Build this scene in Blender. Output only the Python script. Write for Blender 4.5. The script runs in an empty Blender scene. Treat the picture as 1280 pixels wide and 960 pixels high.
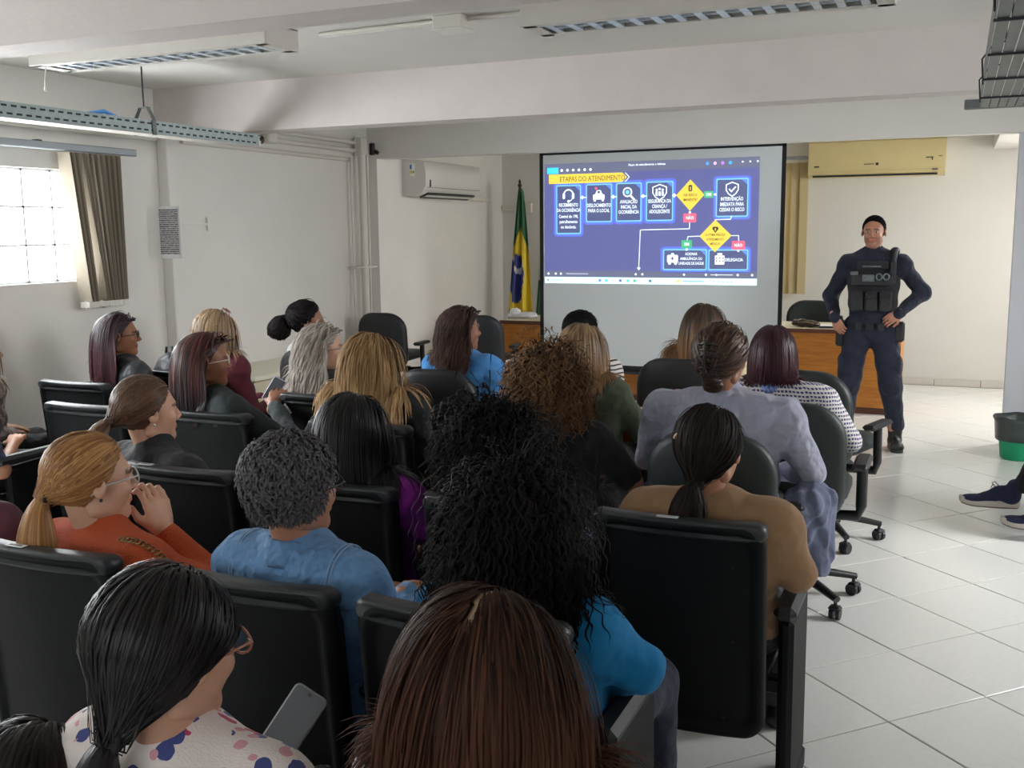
import bpy, math, random
import numpy as np
from mathutils import Vector, Matrix
random.seed(7); RNG = np.random.default_rng(7)
SC = bpy.context.scene
COL = SC.collection
PI = math.pi

# ------------------------------------------------------------------ camera
cam = bpy.data.cameras.new('camera'); cam_o = bpy.data.objects.new('camera', cam); COL.objects.link(cam_o)
cam.sensor_width = 36.0; cam.lens = 36.0 * 1285.0 / 1280.0; cam.clip_start = 0.05; cam.clip_end = 60
_yaw, _pit, _roll = 0.40814363, 0.148041391, -0.00952104
_F = Vector((-math.sin(_yaw) * math.cos(_pit), math.cos(_yaw) * math.cos(_pit), -math.sin(_pit)))
_R0 = Vector((math.cos(_yaw), math.sin(_yaw), 0)); _U0 = _R0.cross(_F)
_R = _R0 * math.cos(_roll) + _U0 * math.sin(_roll); _U = -_R0 * math.sin(_roll) + _U0 * math.cos(_roll)
_m = Matrix(((_R.x, _U.x, -_F.x, 0), (_R.y, _U.y, -_F.y, 0), (_R.z, _U.z, -_F.z, 1.66), (0, 0, 0, 1)))
cam_o.matrix_world = _m
SC.camera = cam_o
SC.view_settings.view_transform = 'Standard'; SC.view_settings.look = 'None'
SC.view_settings.exposure = 0.22; SC.view_settings.gamma = 1.0; SC.view_settings.use_curve_mapping = False
SC.cycles.max_bounces = 8; SC.cycles.diffuse_bounces = 5; SC.cycles.glossy_bounces = 3
SC.cycles.transparent_max_bounces = 8; SC.cycles.use_denoising = True; SC.cycles.sample_clamp_indirect = 4.0

# ------------------------------------------------------------------ world (overcast daylight outside the windows)
world = bpy.data.worlds.new('world'); SC.world = world; world.use_nodes = True
_bg = world.node_tree.nodes['Background']; _bg.inputs[0].default_value = (0.86, 0.93, 1.0, 1); _bg.inputs[1].default_value = 1.0

# ------------------------------------------------------------------ added fill lights at unseen windows, plus daylight of the stage back window
def area(name, loc, direction, sx, sy, power, color, spread=180):
    l = bpy.data.lights.new(name, 'AREA'); l.shape = 'RECTANGLE'; l.size = sx; l.size_y = sy; l.energy = power; l.color = color; l.spread = math.radians(spread)
    o = bpy.data.objects.new(name, l); COL.objects.link(o); o.location = loc
    o.rotation_euler = Vector(direction).to_track_quat('-Z', 'Z').to_euler()
    return o
area('rear_fill_light', (-1.2, -2.70, 1.60), (0, 1, -0.8), 5.6, 1.2, 34, (0.92, 0.96, 1.0), 95)  # soft fill added behind the camera, in front of an unseen window
area('right_fill_light', (2.93, 5.5, 1.60), (-1, 0.05, -0.5), 4.4, 1.0, 210, (0.97, 0.98, 1.0), 125)  # fill added out of view to brighten header, left wall and floor
area('stage_right_fill_light', (1.93, 10.0, 1.65), (-1, -0.25, -0.45), 2.4, 1.1, 92, (0.97, 0.98, 1.0), 140)  # unseen source added to brighten the stage
area('daylight_stage_back_window', (-2.05, 11.50, 1.75), (0, -1, 0), 0.7, 1.2, 3, (1.0, 0.95, 0.86))

# ------------------------------------------------------------------ colours and materials
def s2l(c):
    c = c / 255.0
    return c / 12.92 if c <= 0.04045 else ((c + 0.055) / 1.055) ** 2.4
def rgb(r, g, b): return (s2l(r), s2l(g), s2l(b), 1.0)
class NT:
    def __init__(s, m): s.t = m.node_tree; s.n = s.t.nodes; s.l = s.t.links
    def add(s, typ, **kw):
        nd = s.n.new(typ)
        for k, v in kw.items():
            if k in nd.inputs.keys(): nd.inputs[k].default_value = v
            else: setattr(nd, k, v)
        return nd
    def link(s, a, b): s.l.new(a, b)
MATS = {}
def mat(name, col, rough=0.6, metal=0.0, var=0.0, scale=20.0, bump=0.0, bscale=None, spec=0.5, stretch=None, coat=0.0, col2=None, emis=0.0, trans=0.0, attr=False, sheen=0.0, bdist=.01, bdetail=5.0):
    m = bpy.data.materials.new(name); m.use_nodes = True; T = NT(m)
    b = T.n['Principled BSDF']; MATS[name] = m
    b.inputs['Base Color'].default_value = col; b.inputs['Roughness'].default_value = rough
    b.inputs['Metallic'].default_value = metal; b.inputs['Specular IOR Level'].default_value = spec
    if coat: b.inputs['Coat Weight'].default_value = coat
    if sheen: b.inputs['Sheen Weight'].default_value = sheen; b.inputs['Sheen Roughness'].default_value = 0.6
    if trans: b.inputs['Transmission Weight'].default_value = trans
    if emis: b.inputs['Emission Color'].default_value = col; b.inputs['Emission Strength'].default_value = emis
    tc = T.add('ShaderNodeTexCoord'); src = tc.outputs['Object']
    if stretch:
        mp = T.add('ShaderNodeMapping'); mp.inputs['Scale'].default_value = stretch; T.link(src, mp.inputs[0]); src = mp.outputs[0]
    base = None
    if attr:
        a = T.add('ShaderNodeVertexColor', layer_name='col'); base = a.outputs[0]
    if var > 0 or col2:
        nz = T.add('ShaderNodeTexNoise', Scale=scale, Detail=4.0, Roughness=0.6); T.link(src, nz.inputs['Vector'])
        if col2 and not attr:
            mx = T.add('ShaderNodeMix', data_type='RGBA'); mx.inputs[6].default_value = col; mx.inputs[7].default_value = col2
            rp = T.add('ShaderNodeMapRange'); rp.inputs[1].default_value = 0.35; rp.inputs[2].default_value = 0.65
            T.link(nz.outputs[0], rp.inputs[0]); T.link(rp.outputs[0], mx.inputs[0]); T.link(mx.outputs[2], b.inputs['Base Color'])
        else:
            hs = T.add('ShaderNodeHueSaturation'); mr = T.add('ShaderNodeMapRange')
            mr.inputs[1].default_value = 0.25; mr.inputs[2].default_value = 0.75; mr.inputs[3].default_value = 1 - var; mr.inputs[4].default_value = 1 + var
            T.link(nz.outputs[0], mr.inputs[0]); T.link(mr.outputs[0], hs.inputs['Value'])
            if base is not None: T.link(base, hs.inputs['Color'])
            else: hs.inputs['Color'].default_value = col
            T.link(hs.outputs[0], b.inputs['Base Color'])
    elif base is not None: T.link(base, b.inputs['Base Color'])
    if bump > 0:
        n2 = T.add('ShaderNodeTexNoise', Scale=bscale or scale * 3, Detail=bdetail, Roughness=0.65); T.link(src, n2.inputs['Vector'])
        bp = T.add('ShaderNodeBump', Strength=bump, Distance=bdist); T.link(n2.outputs[0], bp.inputs['Height']); T.link(bp.outputs[0], b.inputs['Normal'])
    return m
W_WALL = mat('wall_paint', rgb(226, 223, 217), 0.62, var=0.035, scale=1.7, bump=0.12, bscale=45, spec=0.3)
W_CEIL = mat('ceiling_paint', rgb(218, 215, 209), 0.7, var=0.03, scale=2.2, bump=0.15, bscale=30, spec=0.25)
W_BEAM = mat('beam_paint', rgb(214, 206, 202), 0.7, var=0.05, scale=2.8, bump=0.3, bscale=14, spec=0.25)
W_COLD = mat('cool_wall_paint', rgb(206, 208, 214), 0.6, var=0.03, scale=2.0, bump=0.1, bscale=40)
W_BACK = mat('back_wall_paint', rgb(218, 216, 208), 0.65, var=0.035, scale=1.5, bump=0.1, bscale=40)
TILE = mat('floor_tile_glaze', rgb(236, 236, 231), 0.17, var=0.035, scale=38, bump=0.015, bscale=60, spec=0.5)
GROUT = mat('grout', rgb(98, 92, 84), 0.9, var=0.15, scale=30)
WHITEPL = mat('white_plastic', rgb(226, 224, 216), 0.4, var=0.02, scale=8)
CREAMPL = mat('aged_cream_plastic', rgb(206, 190, 138), 0.42, var=0.04, scale=5)
LAMPW = mat('lamp_enamel', rgb(214, 210, 202), 0.45, var=0.02, scale=10)
ALU = mat('polished_aluminium', rgb(222, 232, 240), 0.32, metal=0.45, var=0.05, scale=30)
GALV = mat('galvanised_steel', rgb(150, 162, 162), 0.42, metal=0.7, var=0.12, scale=24)
GALVD = mat('dull_galvanised_steel', rgb(112, 116, 114), 0.5, metal=0.6, var=0.15, scale=20)
BLACK = mat('black_metal', rgb(22, 22, 25), 0.45)
DARKHOLE = mat('dark_slot', rgb(40, 48, 50), 0.8)
PVC = mat('pvc_pipe', rgb(212, 208, 198), 0.45, var=0.03, scale=9)
BLACKPL = mat('black_plastic', rgb(30, 32, 34), 0.42, var=0.12, scale=60, bump=0.06, bscale=260)
CHAIRPL = mat('seat_shell_plastic', rgb(13, 15, 17), 0.6, spec=.2, var=0.10, scale=50, bump=0.10, bscale=320)
CHAIRRIM = mat('seat_rim_plastic', rgb(34, 38, 40), 0.42, var=0.08, scale=40, bump=0.08, bscale=320)
CHAIRPAD = mat('seat_fabric', rgb(20, 22, 25), 0.85, var=0.15, scale=120, bump=0.15, bscale=300)
CHAIRGRN = mat('dark_green_vinyl', rgb(27, 36, 35), 0.48, var=0.08, scale=40, bump=0.10, bscale=240)
CHAIRBLU = mat('black_vinyl', rgb(27, 29, 33), 0.48, var=0.08, scale=40, bump=0.10, bscale=240)
WOOD = mat('orange_wood', rgb(188, 122, 42), 0.4, scale=5.0, stretch=(1.0, 1.0, 9.0), col2=rgb(166, 100, 30), bump=0.03)
WOODD = mat('dark_wood_edge', rgb(92, 52, 34), 0.45, var=0.1, scale=20)
TOPCR = mat('cream_table_top', rgb(224, 214, 186), 0.35, var=0.03, scale=20)
PAPER = mat('paper', rgb(240, 240, 240), 0.8)
SCREENW = mat('projection_cloth', rgb(222, 228, 230), 0.75)
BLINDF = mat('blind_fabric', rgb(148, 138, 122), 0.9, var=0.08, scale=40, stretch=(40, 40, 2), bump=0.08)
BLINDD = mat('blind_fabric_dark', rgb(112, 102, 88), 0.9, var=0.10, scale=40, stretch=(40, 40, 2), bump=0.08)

# ------------------------------------------------------------------ mesh helpers
def raw_mesh(name, V, Q, col=None, smooth=True, tris=None):
    me = bpy.data.meshes.new(name)
    V = np.asarray(V, dtype=np.float32); Q = np.asarray(Q, dtype=np.int32)
    nq = len(Q); nt = 0 if tris is None else len(tris)
    me.vertices.add(len(V)); me.vertices.foreach_set('co', V.ravel())
    w = Q.shape[1] if nq else 4
    me.loops.add(nq * w + nt * 3)
    li = Q.ravel() if not nt else np.concatenate([Q.ravel(), np.asarray(tris, dtype=np.int32).ravel()])
    me.loops.foreach_set('vertex_index', li)
    me.polygons.add(nq + nt)
    st = np.concatenate([np.arange(nq) * w, nq * w + np.arange(nt) * 3]).astype(np.int32)
    me.polygons.foreach_set('loop_start', st)
    me.polygons.foreach_set('use_smooth', np.full(nq + nt, smooth))
    if col is not None:
        a = me.color_attributes.new('col', 'FLOAT_COLOR', 'POINT')
        c = np.ones((len(V), 4), dtype=np.float32); c[:, :3] = col; a.data.foreach_set('color', c.ravel())
    me.update(calc_edges=True); me.validate()
    return me
def link(name, me, m=None, parent=None, loc=None):
    o = bpy.data.objects.new(name, me); COL.objects.link(o)
    if m is not None and not me.materials: me.materials.append(m)
    if parent is not None: o.parent = parent
    if loc is not None: o.location = loc
    return o
def empty(name, loc=(0, 0, 0), rz=0.0):
    o = bpy.data.objects.new(name, None); COL.objects.link(o); o.location = loc; o.rotation_euler = (0, 0, rz); o.empty_display_size = 0.1
    return o
def tag(o, label=None, cat=None, group=None, kind=None):
    if label: o['label'] = label
    if cat: o['category'] = cat
    if group: o['group'] = group
    if kind: o['kind'] = kind
    return o
def dup(o, parent=None):
    c = o.copy(); COL.objects.link(c)
    if parent is not None: c.parent = parent
    for ch in list(o.children): dup(ch, c)
    return c

class MB:
    """collects vertices and faces for one mesh"""
    def __init__(s): s.v = []; s.f = []; s.sm = []
    def add(s, vs, fs, smooth=False):
        b = len(s.v); s.v += [tuple(v) for v in vs]; s.f += [tuple(i + b for i in f) for f in fs]; s.sm += [smooth] * len(fs); return s
    def box(s, c, d, rot=None, ch=0.0):
        hx, hy, hz = d[0] / 2, d[1] / 2, d[2] / 2
        c = Vector(c)
        if ch <= 0:
            vs = [Vector((x * hx, y * hy, z * hz)) for z in (-1, 1) for y in (-1, 1) for x in (-1, 1)]
            fs = [(0, 2, 3, 1), (4, 5, 7, 6), (0, 1, 5, 4), (2, 6, 7, 3), (0, 4, 6, 2), (1, 3, 7, 5)]
            if rot is not None: vs = [rot @ v for v in vs]
            return s.add([v + c for v in vs], fs)
        ch = min(ch, hx * .9, hy * .9, hz * .9)
        bm = []
        idx = {}
        for ax in range(3):
            for sx in (-1, 1):
                for sy in (-1, 1):
                    for sz in (-1, 1):
                        q = [sx * (hx - ch), sy * (hy - ch), sz * (hz - ch)]
                        q[ax] = (sx, sy, sz)[ax] * (hx, hy, hz)[ax]
                        idx[(ax, sx, sy, sz)] = len(bm); bm.append(Vector(q))
        fs = []
        def K(a, sg): return idx[(a,) + tuple(sg)]
        for ax in range(3):
            o1, o2 = [a for a in range(3) if a != ax]
            for sg in (-1, 1):
                ring = []
                for p, q in ((-1, -1), (1, -1), (1, 1), (-1, 1)):
                    t = [0, 0, 0]; t[ax] = sg; t[o1] = p; t[o2] = q; ring.append(K(ax, t))
                fs.append(tuple(ring))
        for a in range(3):
            for b in range(a + 1, 3):
                o = [q for q in range(3) if q not in (a, b)][0]
                for sa in (-1, 1):
                    for sb in (-1, 1):
                        t1 = [0, 0, 0]; t1[a] = sa; t1[b] = sb; t1[o] = -1; t2 = list(t1); t2[o] = 1
                        fs.append((K(a, t1), K(b, t1), K(b, t2), K(a, t2)))
        for sx in (-1, 1):
            for sy in (-1, 1):
                for sz in (-1, 1):
                    fs.append((K(0, (sx, sy, sz)), K(1, (sx, sy, sz)), K(2, (sx, sy, sz))))
        if rot is not None: bm = [rot @ v for v in bm]
        # orient faces outwards
        out = []
        for f in fs:
            cc = sum((bm[i] for i in f), Vector()) / len(f); n = (bm[f[1]] - bm[f[0]]).cross(bm[f[2]] - bm[f[1]])
            out.append(f if n.dot(cc) > 0 else tuple(reversed(f)))
        return s.add([v + c for v in bm], out)
    def tube(s, pts, r, n=8, cap=True, smooth=True, flat=None):
        pts = [Vector(p) for p in pts]; rs = r if hasattr(r, '__len__') else [r] * len(pts)
        vs = []; up = Vector((0, 0, 1)); prev = None
        for i, p in enumerate(pts):
            t = (pts[min(i + 1, len(pts) - 1)] - pts[max(i - 1, 0)]).normalized()
            if prev is None:
                a = up if abs(t.z) < 0.9 else Vector((1, 0, 0)); u = t.cross(a).normalized()
            else: u = (prev - t * prev.dot(t)).normalized()
            prev = u; w = t.cross(u)
            for k in range(n):
                an = 2 * PI * k / n; fl = flat or 1.0
                vs.append(p + u * math.cos(an) * rs[i] + w * math.sin(an) * rs[i] * fl)
        fs = [(i * n + k, i * n + (k + 1) % n, (i + 1) * n + (k + 1) % n, (i + 1) * n + k) for i in range(len(pts) - 1) for k in range(n)]
        s.add(vs, fs, smooth)
        if cap:
            s.add(vs[:n], [tuple(reversed(range(n)))]); s.add(vs[-n:], [tuple(range(n))])
        return s
    def lathe(s, prof, c=(0, 0, 0), n=24, smooth=True, rot=None):
        vs = []
        for (r, z) in prof:
            for k in range(n):
                v = Vector((r * math.cos(2 * PI * k / n), r * math.sin(2 * PI * k / n), z))
                if rot is not None: v = rot @ v
                vs.append(v + Vector(c))
        fs = [(i * n + k, i * n + (k + 1) % n, (i + 1) * n + (k + 1) % n, (i + 1) * n + k) for i in range(len(prof) - 1) for k in range(n)]
        s.add(vs, fs, smooth); m = len(prof)
        s.f.append(tuple(len(s.v) - n * m + k for k in reversed(range(n)))); s.sm.append(False)
        s.f.append(tuple(len(s.v) - n + k for k in range(n))); s.sm.append(False)
        return s
    def prism(s, poly, y0, y1):
        """poly in x,z extruded along y"""
        n = len(poly); vs = [(x, y0, z) for x, z in poly] + [(x, y1, z) for x, z in poly]
        s.add(vs, [tuple(range(n)), tuple(reversed(range(n, 2 * n)))] + [(i, i + n, (i + 1) % n + n, (i + 1) % n) for i in range(n)])
        return s
    def rings(s, rings, smooth=True, cap=True):
        n = len(rings[0]); vs = [v for r in rings for v in r]
        fs = [(i * n + k, i * n + (k + 1) % n, (i + 1) * n + (k + 1) % n, (i + 1) * n + k) for i in range(len(rings) - 1) for k in range(n)]
        s.add(vs, fs, smooth)
        if cap:
            b = len(s.v) - len(vs)
            for base, ring, rev in ((b, rings[0], True), (b + (len(rings) - 1) * n, rings[-1], False)):
                c = [sum(v[j] for v in ring) / n for j in range(3)]
                s.v.append(tuple(c)); ci = len(s.v) - 1
                for k in range(n):
                    a, d = base + k, base + (k + 1) % n
                    s.f.append((ci, d, a) if rev else (ci, a, d)); s.sm.append(smooth)
        return s
    def mesh(s, name):
        me = bpy.data.meshes.new(name); me.from_pydata([tuple(v) for v in s.v], [], s.f)
        me.polygons.foreach_set('use_smooth', s.sm); me.update()
        return me
    def build(s, name, m, parent=None, loc=None): return link(name, s.mesh(name), m, parent, loc)

def rect_outline(w, h, r, n=6, z0=0.0, rt=None):
    """rounded rectangle outline, x centred, z from z0 to z0+h; rt = top corner radius"""
    rt = rt if rt is not None else r
    pts = []
    for (cx, cz, a0, rr) in ((w / 2 - r, z0 + r, -90, r), (w / 2 - rt, z0 + h - rt, 0, rt), (-w / 2 + rt, z0 + h - rt, 90, rt), (-w / 2 + r, z0 + r, 180, r)):
        for k in range(n + 1):
            a = math.radians(a0 + 90 * k / n); pts.append((cx + rr * math.cos(a), cz + rr * math.sin(a)))
    out = []
    for p in pts:
        if not out or (abs(p[0] - out[-1][0]) + abs(p[1] - out[-1][1])) > 1e-5: out.append(p)
    # extra points along long straight edges so that the plate can be curved
    res = []
    for i, p in enumerate(out):
        q = out[(i + 1) % len(out)]; L = math.hypot(q[0] - p[0], q[1] - p[1]); k = max(1, int(L / 0.05))
        for j in range(k): res.append((p[0] + (q[0] - p[0]) * j / k, p[1] + (q[1] - p[1]) * j / k))
    return res
def plate(w, h, r, rings, curve=0.0, lean=0.0, z0=0.0, rt=None, bow=0.0):
    """lofted rounded plate standing in xz; rings = [(inset, y)], curve bends the sides to +y, lean tips the top to -y"""
    out = []
    base = rect_outline(w, h, r, z0=z0, rt=rt); cz = z0 + h / 2
    for ins, y in rings:
        fx = (w - 2 * ins) / w; fz = (h - 2 * ins) / h
        ring = []
        for (x, z) in base:
            X = x * fx; Z = cz + (z - cz) * fz
            ring.append((X, y + curve * (X / (w / 2)) ** 2 - lean * (Z - z0) + bow * ((Z - cz) / (h / 2)) ** 2, Z))
        out.append(ring)
    return MB().rings(out)

# ------------------------------------------------------------------ signed distance toolkit for people
def rotz(a): c, s = math.cos(a), math.sin(a); return np.array([[c, -s, 0], [s, c, 0], [0, 0, 1.0]])
def rotx(a): c, s = math.cos(a), math.sin(a); return np.array([[1.0, 0, 0], [0, c, -s], [0, s, c]])
def roty(a): c, s = math.cos(a), math.sin(a); return np.array([[c, 0, s], [0, 1.0, 0], [-s, 0, c]])
def cone(a, b, ra, rb=None, k=0.03, op=1): return ('c', np.array(a, float), np.array(b, float), ra, ra if rb is None else rb, k, op)
def ell(c, r, R=None, k=0.03, op=1): return ('e', np.array(c, float), np.array(r, float), np.eye(3) if R is None else R, 0, k, op)
def inflate(p, t):
    if p[0] == 'c': return ('c', p[1], p[2], p[3] + t, p[4] + t, p[5], p[6])
    return ('e', p[1], p[2] + t, p[3], 0, p[5], p[6])
def prim_d(p, P):
    if p[0] == 'c':
        a, b = p[1], p[2]; ab = b - a; L = max(ab @ ab, 1e-9)
        t = np.clip(((P - a) @ ab) / L, 0, 1); q = P - a - t[..., None] * ab
        return np.sqrt((q * q).sum(-1)) - (p[3] + (p[4] - p[3]) * t)
    q = (P - p[1]) @ p[3]; k0 = np.sqrt(((q / p[2]) ** 2).sum(-1)); k1 = np.sqrt(((q / p[2] ** 2) ** 2).sum(-1)) + 1e-6
    return k0 * (k0 - 1.0) / k1
def smin(a, b, k):
    h = np.maximum(k - np.abs(a - b), 0) / k
    return np.minimum(a, b) - h * h * k * 0.25
def comb(d, x, p):
    if p[6] > 0: return smin(d, x, p[5])
    return -smin(-d, x, p[5])
def sdf(prims, P):
    d = np.full(P.shape[:-1], 1.0)
    for p in prims: d = comb(d, prim_d(p, P), p)
    return d
def grad(prims, P, e=0.004):
    g = np.stack([sdf(prims, P + np.eye(3)[i] * e) - sdf(prims, P - np.eye(3)[i] * e) for i in range(3)], -1)
    return g / (np.linalg.norm(g, axis=-1, keepdims=True) + 1e-9)
def surface(prims, h, noise=None):
    lo = np.full(3, 1e9); hi = -lo
    for p in prims:
        if p[6] < 0: continue
        if p[0] == 'c': r = max(p[3], p[4]); lo = np.minimum(lo, np.minimum(p[1], p[2]) - r); hi = np.maximum(hi, np.maximum(p[1], p[2]) + r)
        else: r = np.abs(p[3]) @ p[2]; lo = np.minimum(lo, p[1] - r); hi = np.maximum(hi, p[1] + r)
    lo -= 2.5 * h + 0.01; hi += 2.5 * h + 0.01
    n = np.ceil((hi - lo) / h).astype(int) + 1
    ax = [lo[i] + h * np.arange(n[i]) for i in range(3)]
    D = np.full(n, 0.2)
    for p in prims:
        if p[0] == 'c': r = max(p[3], p[4]); a = np.minimum(p[1], p[2]) - r; b = np.maximum(p[1], p[2]) + r
        else: r = np.abs(p[3]) @ p[2]; a = p[1] - r; b = p[1] + r
        m = p[5] + 0.02 + h
        i0 = np.clip(np.floor((a - m - lo) / h).astype(int), 0, n - 1); i1 = np.clip(np.ceil((b + m - lo) / h).astype(int) + 1, 1, n)
        if (i1 <= i0).any(): continue
        sl = tuple(slice(i0[j], i1[j]) for j in range(3))
        P = np.stack(np.meshgrid(ax[0][sl[0]], ax[1][sl[1]], ax[2][sl[2]], indexing='ij'), -1)
        D[sl] = comb(D[sl], prim_d(p, P), p)
    if noise is not None:
        P = np.stack(np.meshgrid(*ax, indexing='ij'), -1); near = np.abs(D) < 0.03
        D[near] += noise(P[near])
    s = D < 0
    cnt = np.zeros(np.array(s.shape) - 1, dtype=np.int8)
    for i in (0, 1):
        for j in (0, 1):
            for k in (0, 1): cnt += s[i:s.shape[0] - 1 + i, j:s.shape[1] - 1 + j, k:s.shape[2] - 1 + k]
    act = (cnt > 0) & (cnt < 8); I = np.argwhere(act)
    acc = np.zeros((len(I), 3)); num = np.zeros(len(I))
    cor = [(i, j, k) for i in (0, 1) for j in (0, 1) for k in (0, 1)]
    vals = {c: D[I[:, 0] + c[0], I[:, 1] + c[1], I[:, 2] + c[2]] for c in cor}
    for c in cor:
        for a in range(3):
            if c[a] == 0:
                c2 = list(c); c2[a] = 1; c2 = tuple(c2); d0, d1 = vals[c], vals[c2]; x = (d0 < 0) != (d1 < 0)
                t = np.where(x, d0 / np.where(x, d0 - d1, 1), 0)
                q = np.array(c, float)[None, :].repeat(len(I), 0); q[:, a] = t
                acc[x] += q[x]; num[x] += 1
    V = lo + h * (I + acc / num[:, None])
    idx = np.full(act.shape, -1, dtype=np.int64); idx[act] = np.arange(len(I))
    Q = []
    for a in range(3):
        b, c = (a + 1) % 3, (a + 2) % 3
        sl0 = [slice(None)] * 3; sl1 = [slice(None)] * 3; sl0[a] = slice(0, -1); sl1[a] = slice(1, None)
        d = s[tuple(sl0)].astype(np.int8) - s[tuple(sl1)].astype(np.int8)
        E = np.argwhere(d != 0); sg = d[tuple(E.T)]
        ok = (E[:, b] > 0) & (E[:, c] > 0) & (E[:, b] < act.shape[b]) & (E[:, c] < act.shape[c]); E = E[ok]; sg = sg[ok]
        def at(db, dc):
            J = E.copy(); J[:, b] += db; J[:, c] += dc; return idx[tuple(J.T)]
        q = np.stack([at(-1, -1), at(0, -1), at(0, 0), at(-1, 0)], -1)
        q[sg < 0] = q[sg < 0][:, ::-1]
        Q.append(q)
    Q = np.concatenate(Q); Q = Q[(Q >= 0).all(1)]
    return V, Q
def merge(parts):
    V = []; Q = []; C = []; b = 0
    for v, q, c in parts:
        V.append(v); Q.append(q + b); C.append(np.broadcast_to(np.asarray(c, float), (len(v), 3))); b += len(v)
    return np.concatenate(V), np.concatenate(Q), np.concatenate(C)

# ================================================================== THE ROOM
XL, XR, YB, YN, ZC = -5.13, 2.95, 11.62, -2.75, 2.64
def struct(name, mb, m, parent=None):
    o = mb.build(name, m, parent)
    if parent is None: o['kind'] = 'structure'
    return o
struct('floor', MB().box(((XL + XR) / 2, (YN + YB) / 2, -0.055), (XR - XL + .3, YB - YN + .3, 0.1)), GROUT)
floor_o = bpy.data.objects['floor']
struct('ceiling', MB().box(((XL + XR) / 2, (YN + YB) / 2, ZC + 0.05), (XR - XL + .3, YB - YN + .3, 0.1)), W_CEIL)
# left wall with its strip window
WY0, WY1, WZ0, WZ1 = 0.91, 5.02, 1.37, 2.06
wl = MB(); T = 0.16
wl.box((XL - T / 2, (YN + YB) / 2, WZ0 / 2), (T, YB - YN, WZ0)).box((XL - T / 2, (YN + YB) / 2, (WZ1 + ZC) / 2), (T, YB - YN, ZC - WZ1))
wl.box((XL - T / 2, (YN + WY0) / 2, (WZ0 + WZ1) / 2), (T, WY0 - YN, WZ1 - WZ0)).box((XL - T / 2, (WY1 + YB) / 2, (WZ0 + WZ1) / 2), (T, YB - WY1, WZ1 - WZ0))
struct('wall_left', wl, W_WALL)
struct('wall_back', MB().box(((XL + XR) / 2, YB + .08, ZC / 2), (XR - XL + .3, .16, ZC)), W_BACK)
struct('wall_rear', MB().box(((XL + XR) / 2, YN - .08, ZC / 2), (XR - XL + .3, .16, ZC)), W_WALL)
struct('wall_right', MB().box((XR + .08, (YN + 8.5) / 2, ZC / 2), (.16, 8.5 - YN, ZC)), W_WALL)
struct('wall_stage_right', MB().box((2.03, (8.65 + YB) / 2, ZC / 2), (.16, YB - 8.65, ZC)), W_WALL)
# portal wall between room and stage
struct('wall_front_header', MB().box(((XL + XR) / 2, 8.575, (2.335 + ZC) / 2), (XR - XL, .15, ZC - 2.335)).box((XL + .05, 8.575, 2.335 / 2), (.10, .15, 2.335)), W_WALL)
struct('wall_front_right', MB().box(((0.37 + XR) / 2, 8.575, 2.335 / 2), (XR - 0.37, .15, 2.335)), W_COLD)
struct('ceiling_beam', MB().box(((XL + XR) / 2, 2.875, (2.33 + ZC) / 2), (XR - XL, .19, ZC - 2.33)), W_BEAM)
struct('ceiling_beam', MB().box(((XL + XR) / 2, 5.80, (2.325 + ZC) / 2), (XR - XL, .20, ZC - 2.325)), W_BEAM)
struct('ceiling_beam', MB().box((1.1, 10.1, (2.42 + ZC) / 2), (1.66, 2.9, ZC - 2.42)), W_WALL)
struct('wall_pillar', MB().box((XL + .045, 5.77, 2.33 / 2), (.09, .13, 2.33), ch=.006), W_WALL)
struct('wall_pillar', MB().box((XL + .065, 2.875, 2.33 / 2), (.13, .19, 2.33), ch=.006), W_WALL)

# floor tiles, laid on the diagonal: the ones the view can show are single tiles
TA = 0.81372974 ; S = 0.271147 * 1.66
Ax = np.array([math.cos(TA), math.sin(TA)]); Bx = np.array([math.sin(TA), -math.cos(TA)]); O = np.array([-0.0951994, 2.500674]) * 1.66
def clip(poly, x0, x1, y0, y1):
    for ax, v, sg in ((0, x0, 1), (0, x1, -1), (1, y0, 1), (1, y1, -1)):
        out = []
        for i in range(len(poly)):
            a, b = poly[i], poly[(i + 1) % len(poly)]; da, db = sg * (a[ax] - v), sg * (b[ax] - v)
            if da >= 0: out.append(a)
            if (da < 0) != (db < 0):
                t = da / (da - db); out.append((a[0] + (b[0] - a[0]) * t, a[1] + (b[1] - a[1]) * t))
        poly = out
        if not poly: return []
    return poly
def tile_mb(poly, mb):
    n = len(poly); cx = sum(p[0] for p in poly) / n; cy = sum(p[1] for p in poly) / n
    def ring(z, ins):
        r = []
        for (x, y) in poly:
            L = math.hypot(x - cx, y - cy) or 1; f = max(0, 1 - ins / L); r.append((cx + (x - cx) * f, cy + (y - cy) * f, z))
        return r
    vs = ring(-0.006, 0) + ring(-0.0015, 0) + ring(0.0, 0.003)
    fs = [tuple(range(2 * n, 3 * n))] + [(i, (i + 1) % n, (i + 1) % n + n, i + n) for i in range(n)] + [(i + n, (i + 1) % n + n, (i + 1) % n + 2 * n, i + 2 * n) for i in range(n)]
    if n > 2 and sum(poly[i][0] * poly[(i + 1) % n][1] - poly[(i + 1) % n][0] * poly[i][1] for i in range(n)) < 0:
        poly = poly[::-1]; return tile_mb(poly, mb)
    mb.add(vs, fs)
g_ = (S - 0.0062) / 2
full = MB(); tile_mb([tuple(Ax * a * g_ + Bx * b * g_) for a, b in ((-1, -1), (1, -1), (1, 1), (-1, 1))], full)
full_me = full.mesh('floor_tile'); full_me.materials.append(TILE)
tile_rest = MB(); ntile = 0
def in_view(x, y, z=0.0):
    d = Vector((x, y, z - 1.66)); w = d.dot(_F)
    if w < 0.3: return False
    u = 640 + 1285 * d.dot(_R) / w; v = 480 - 1285 * d.dot(_U) / w
    return -90 < u < 1370 and -60 < v < 1050
cells = []
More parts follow.
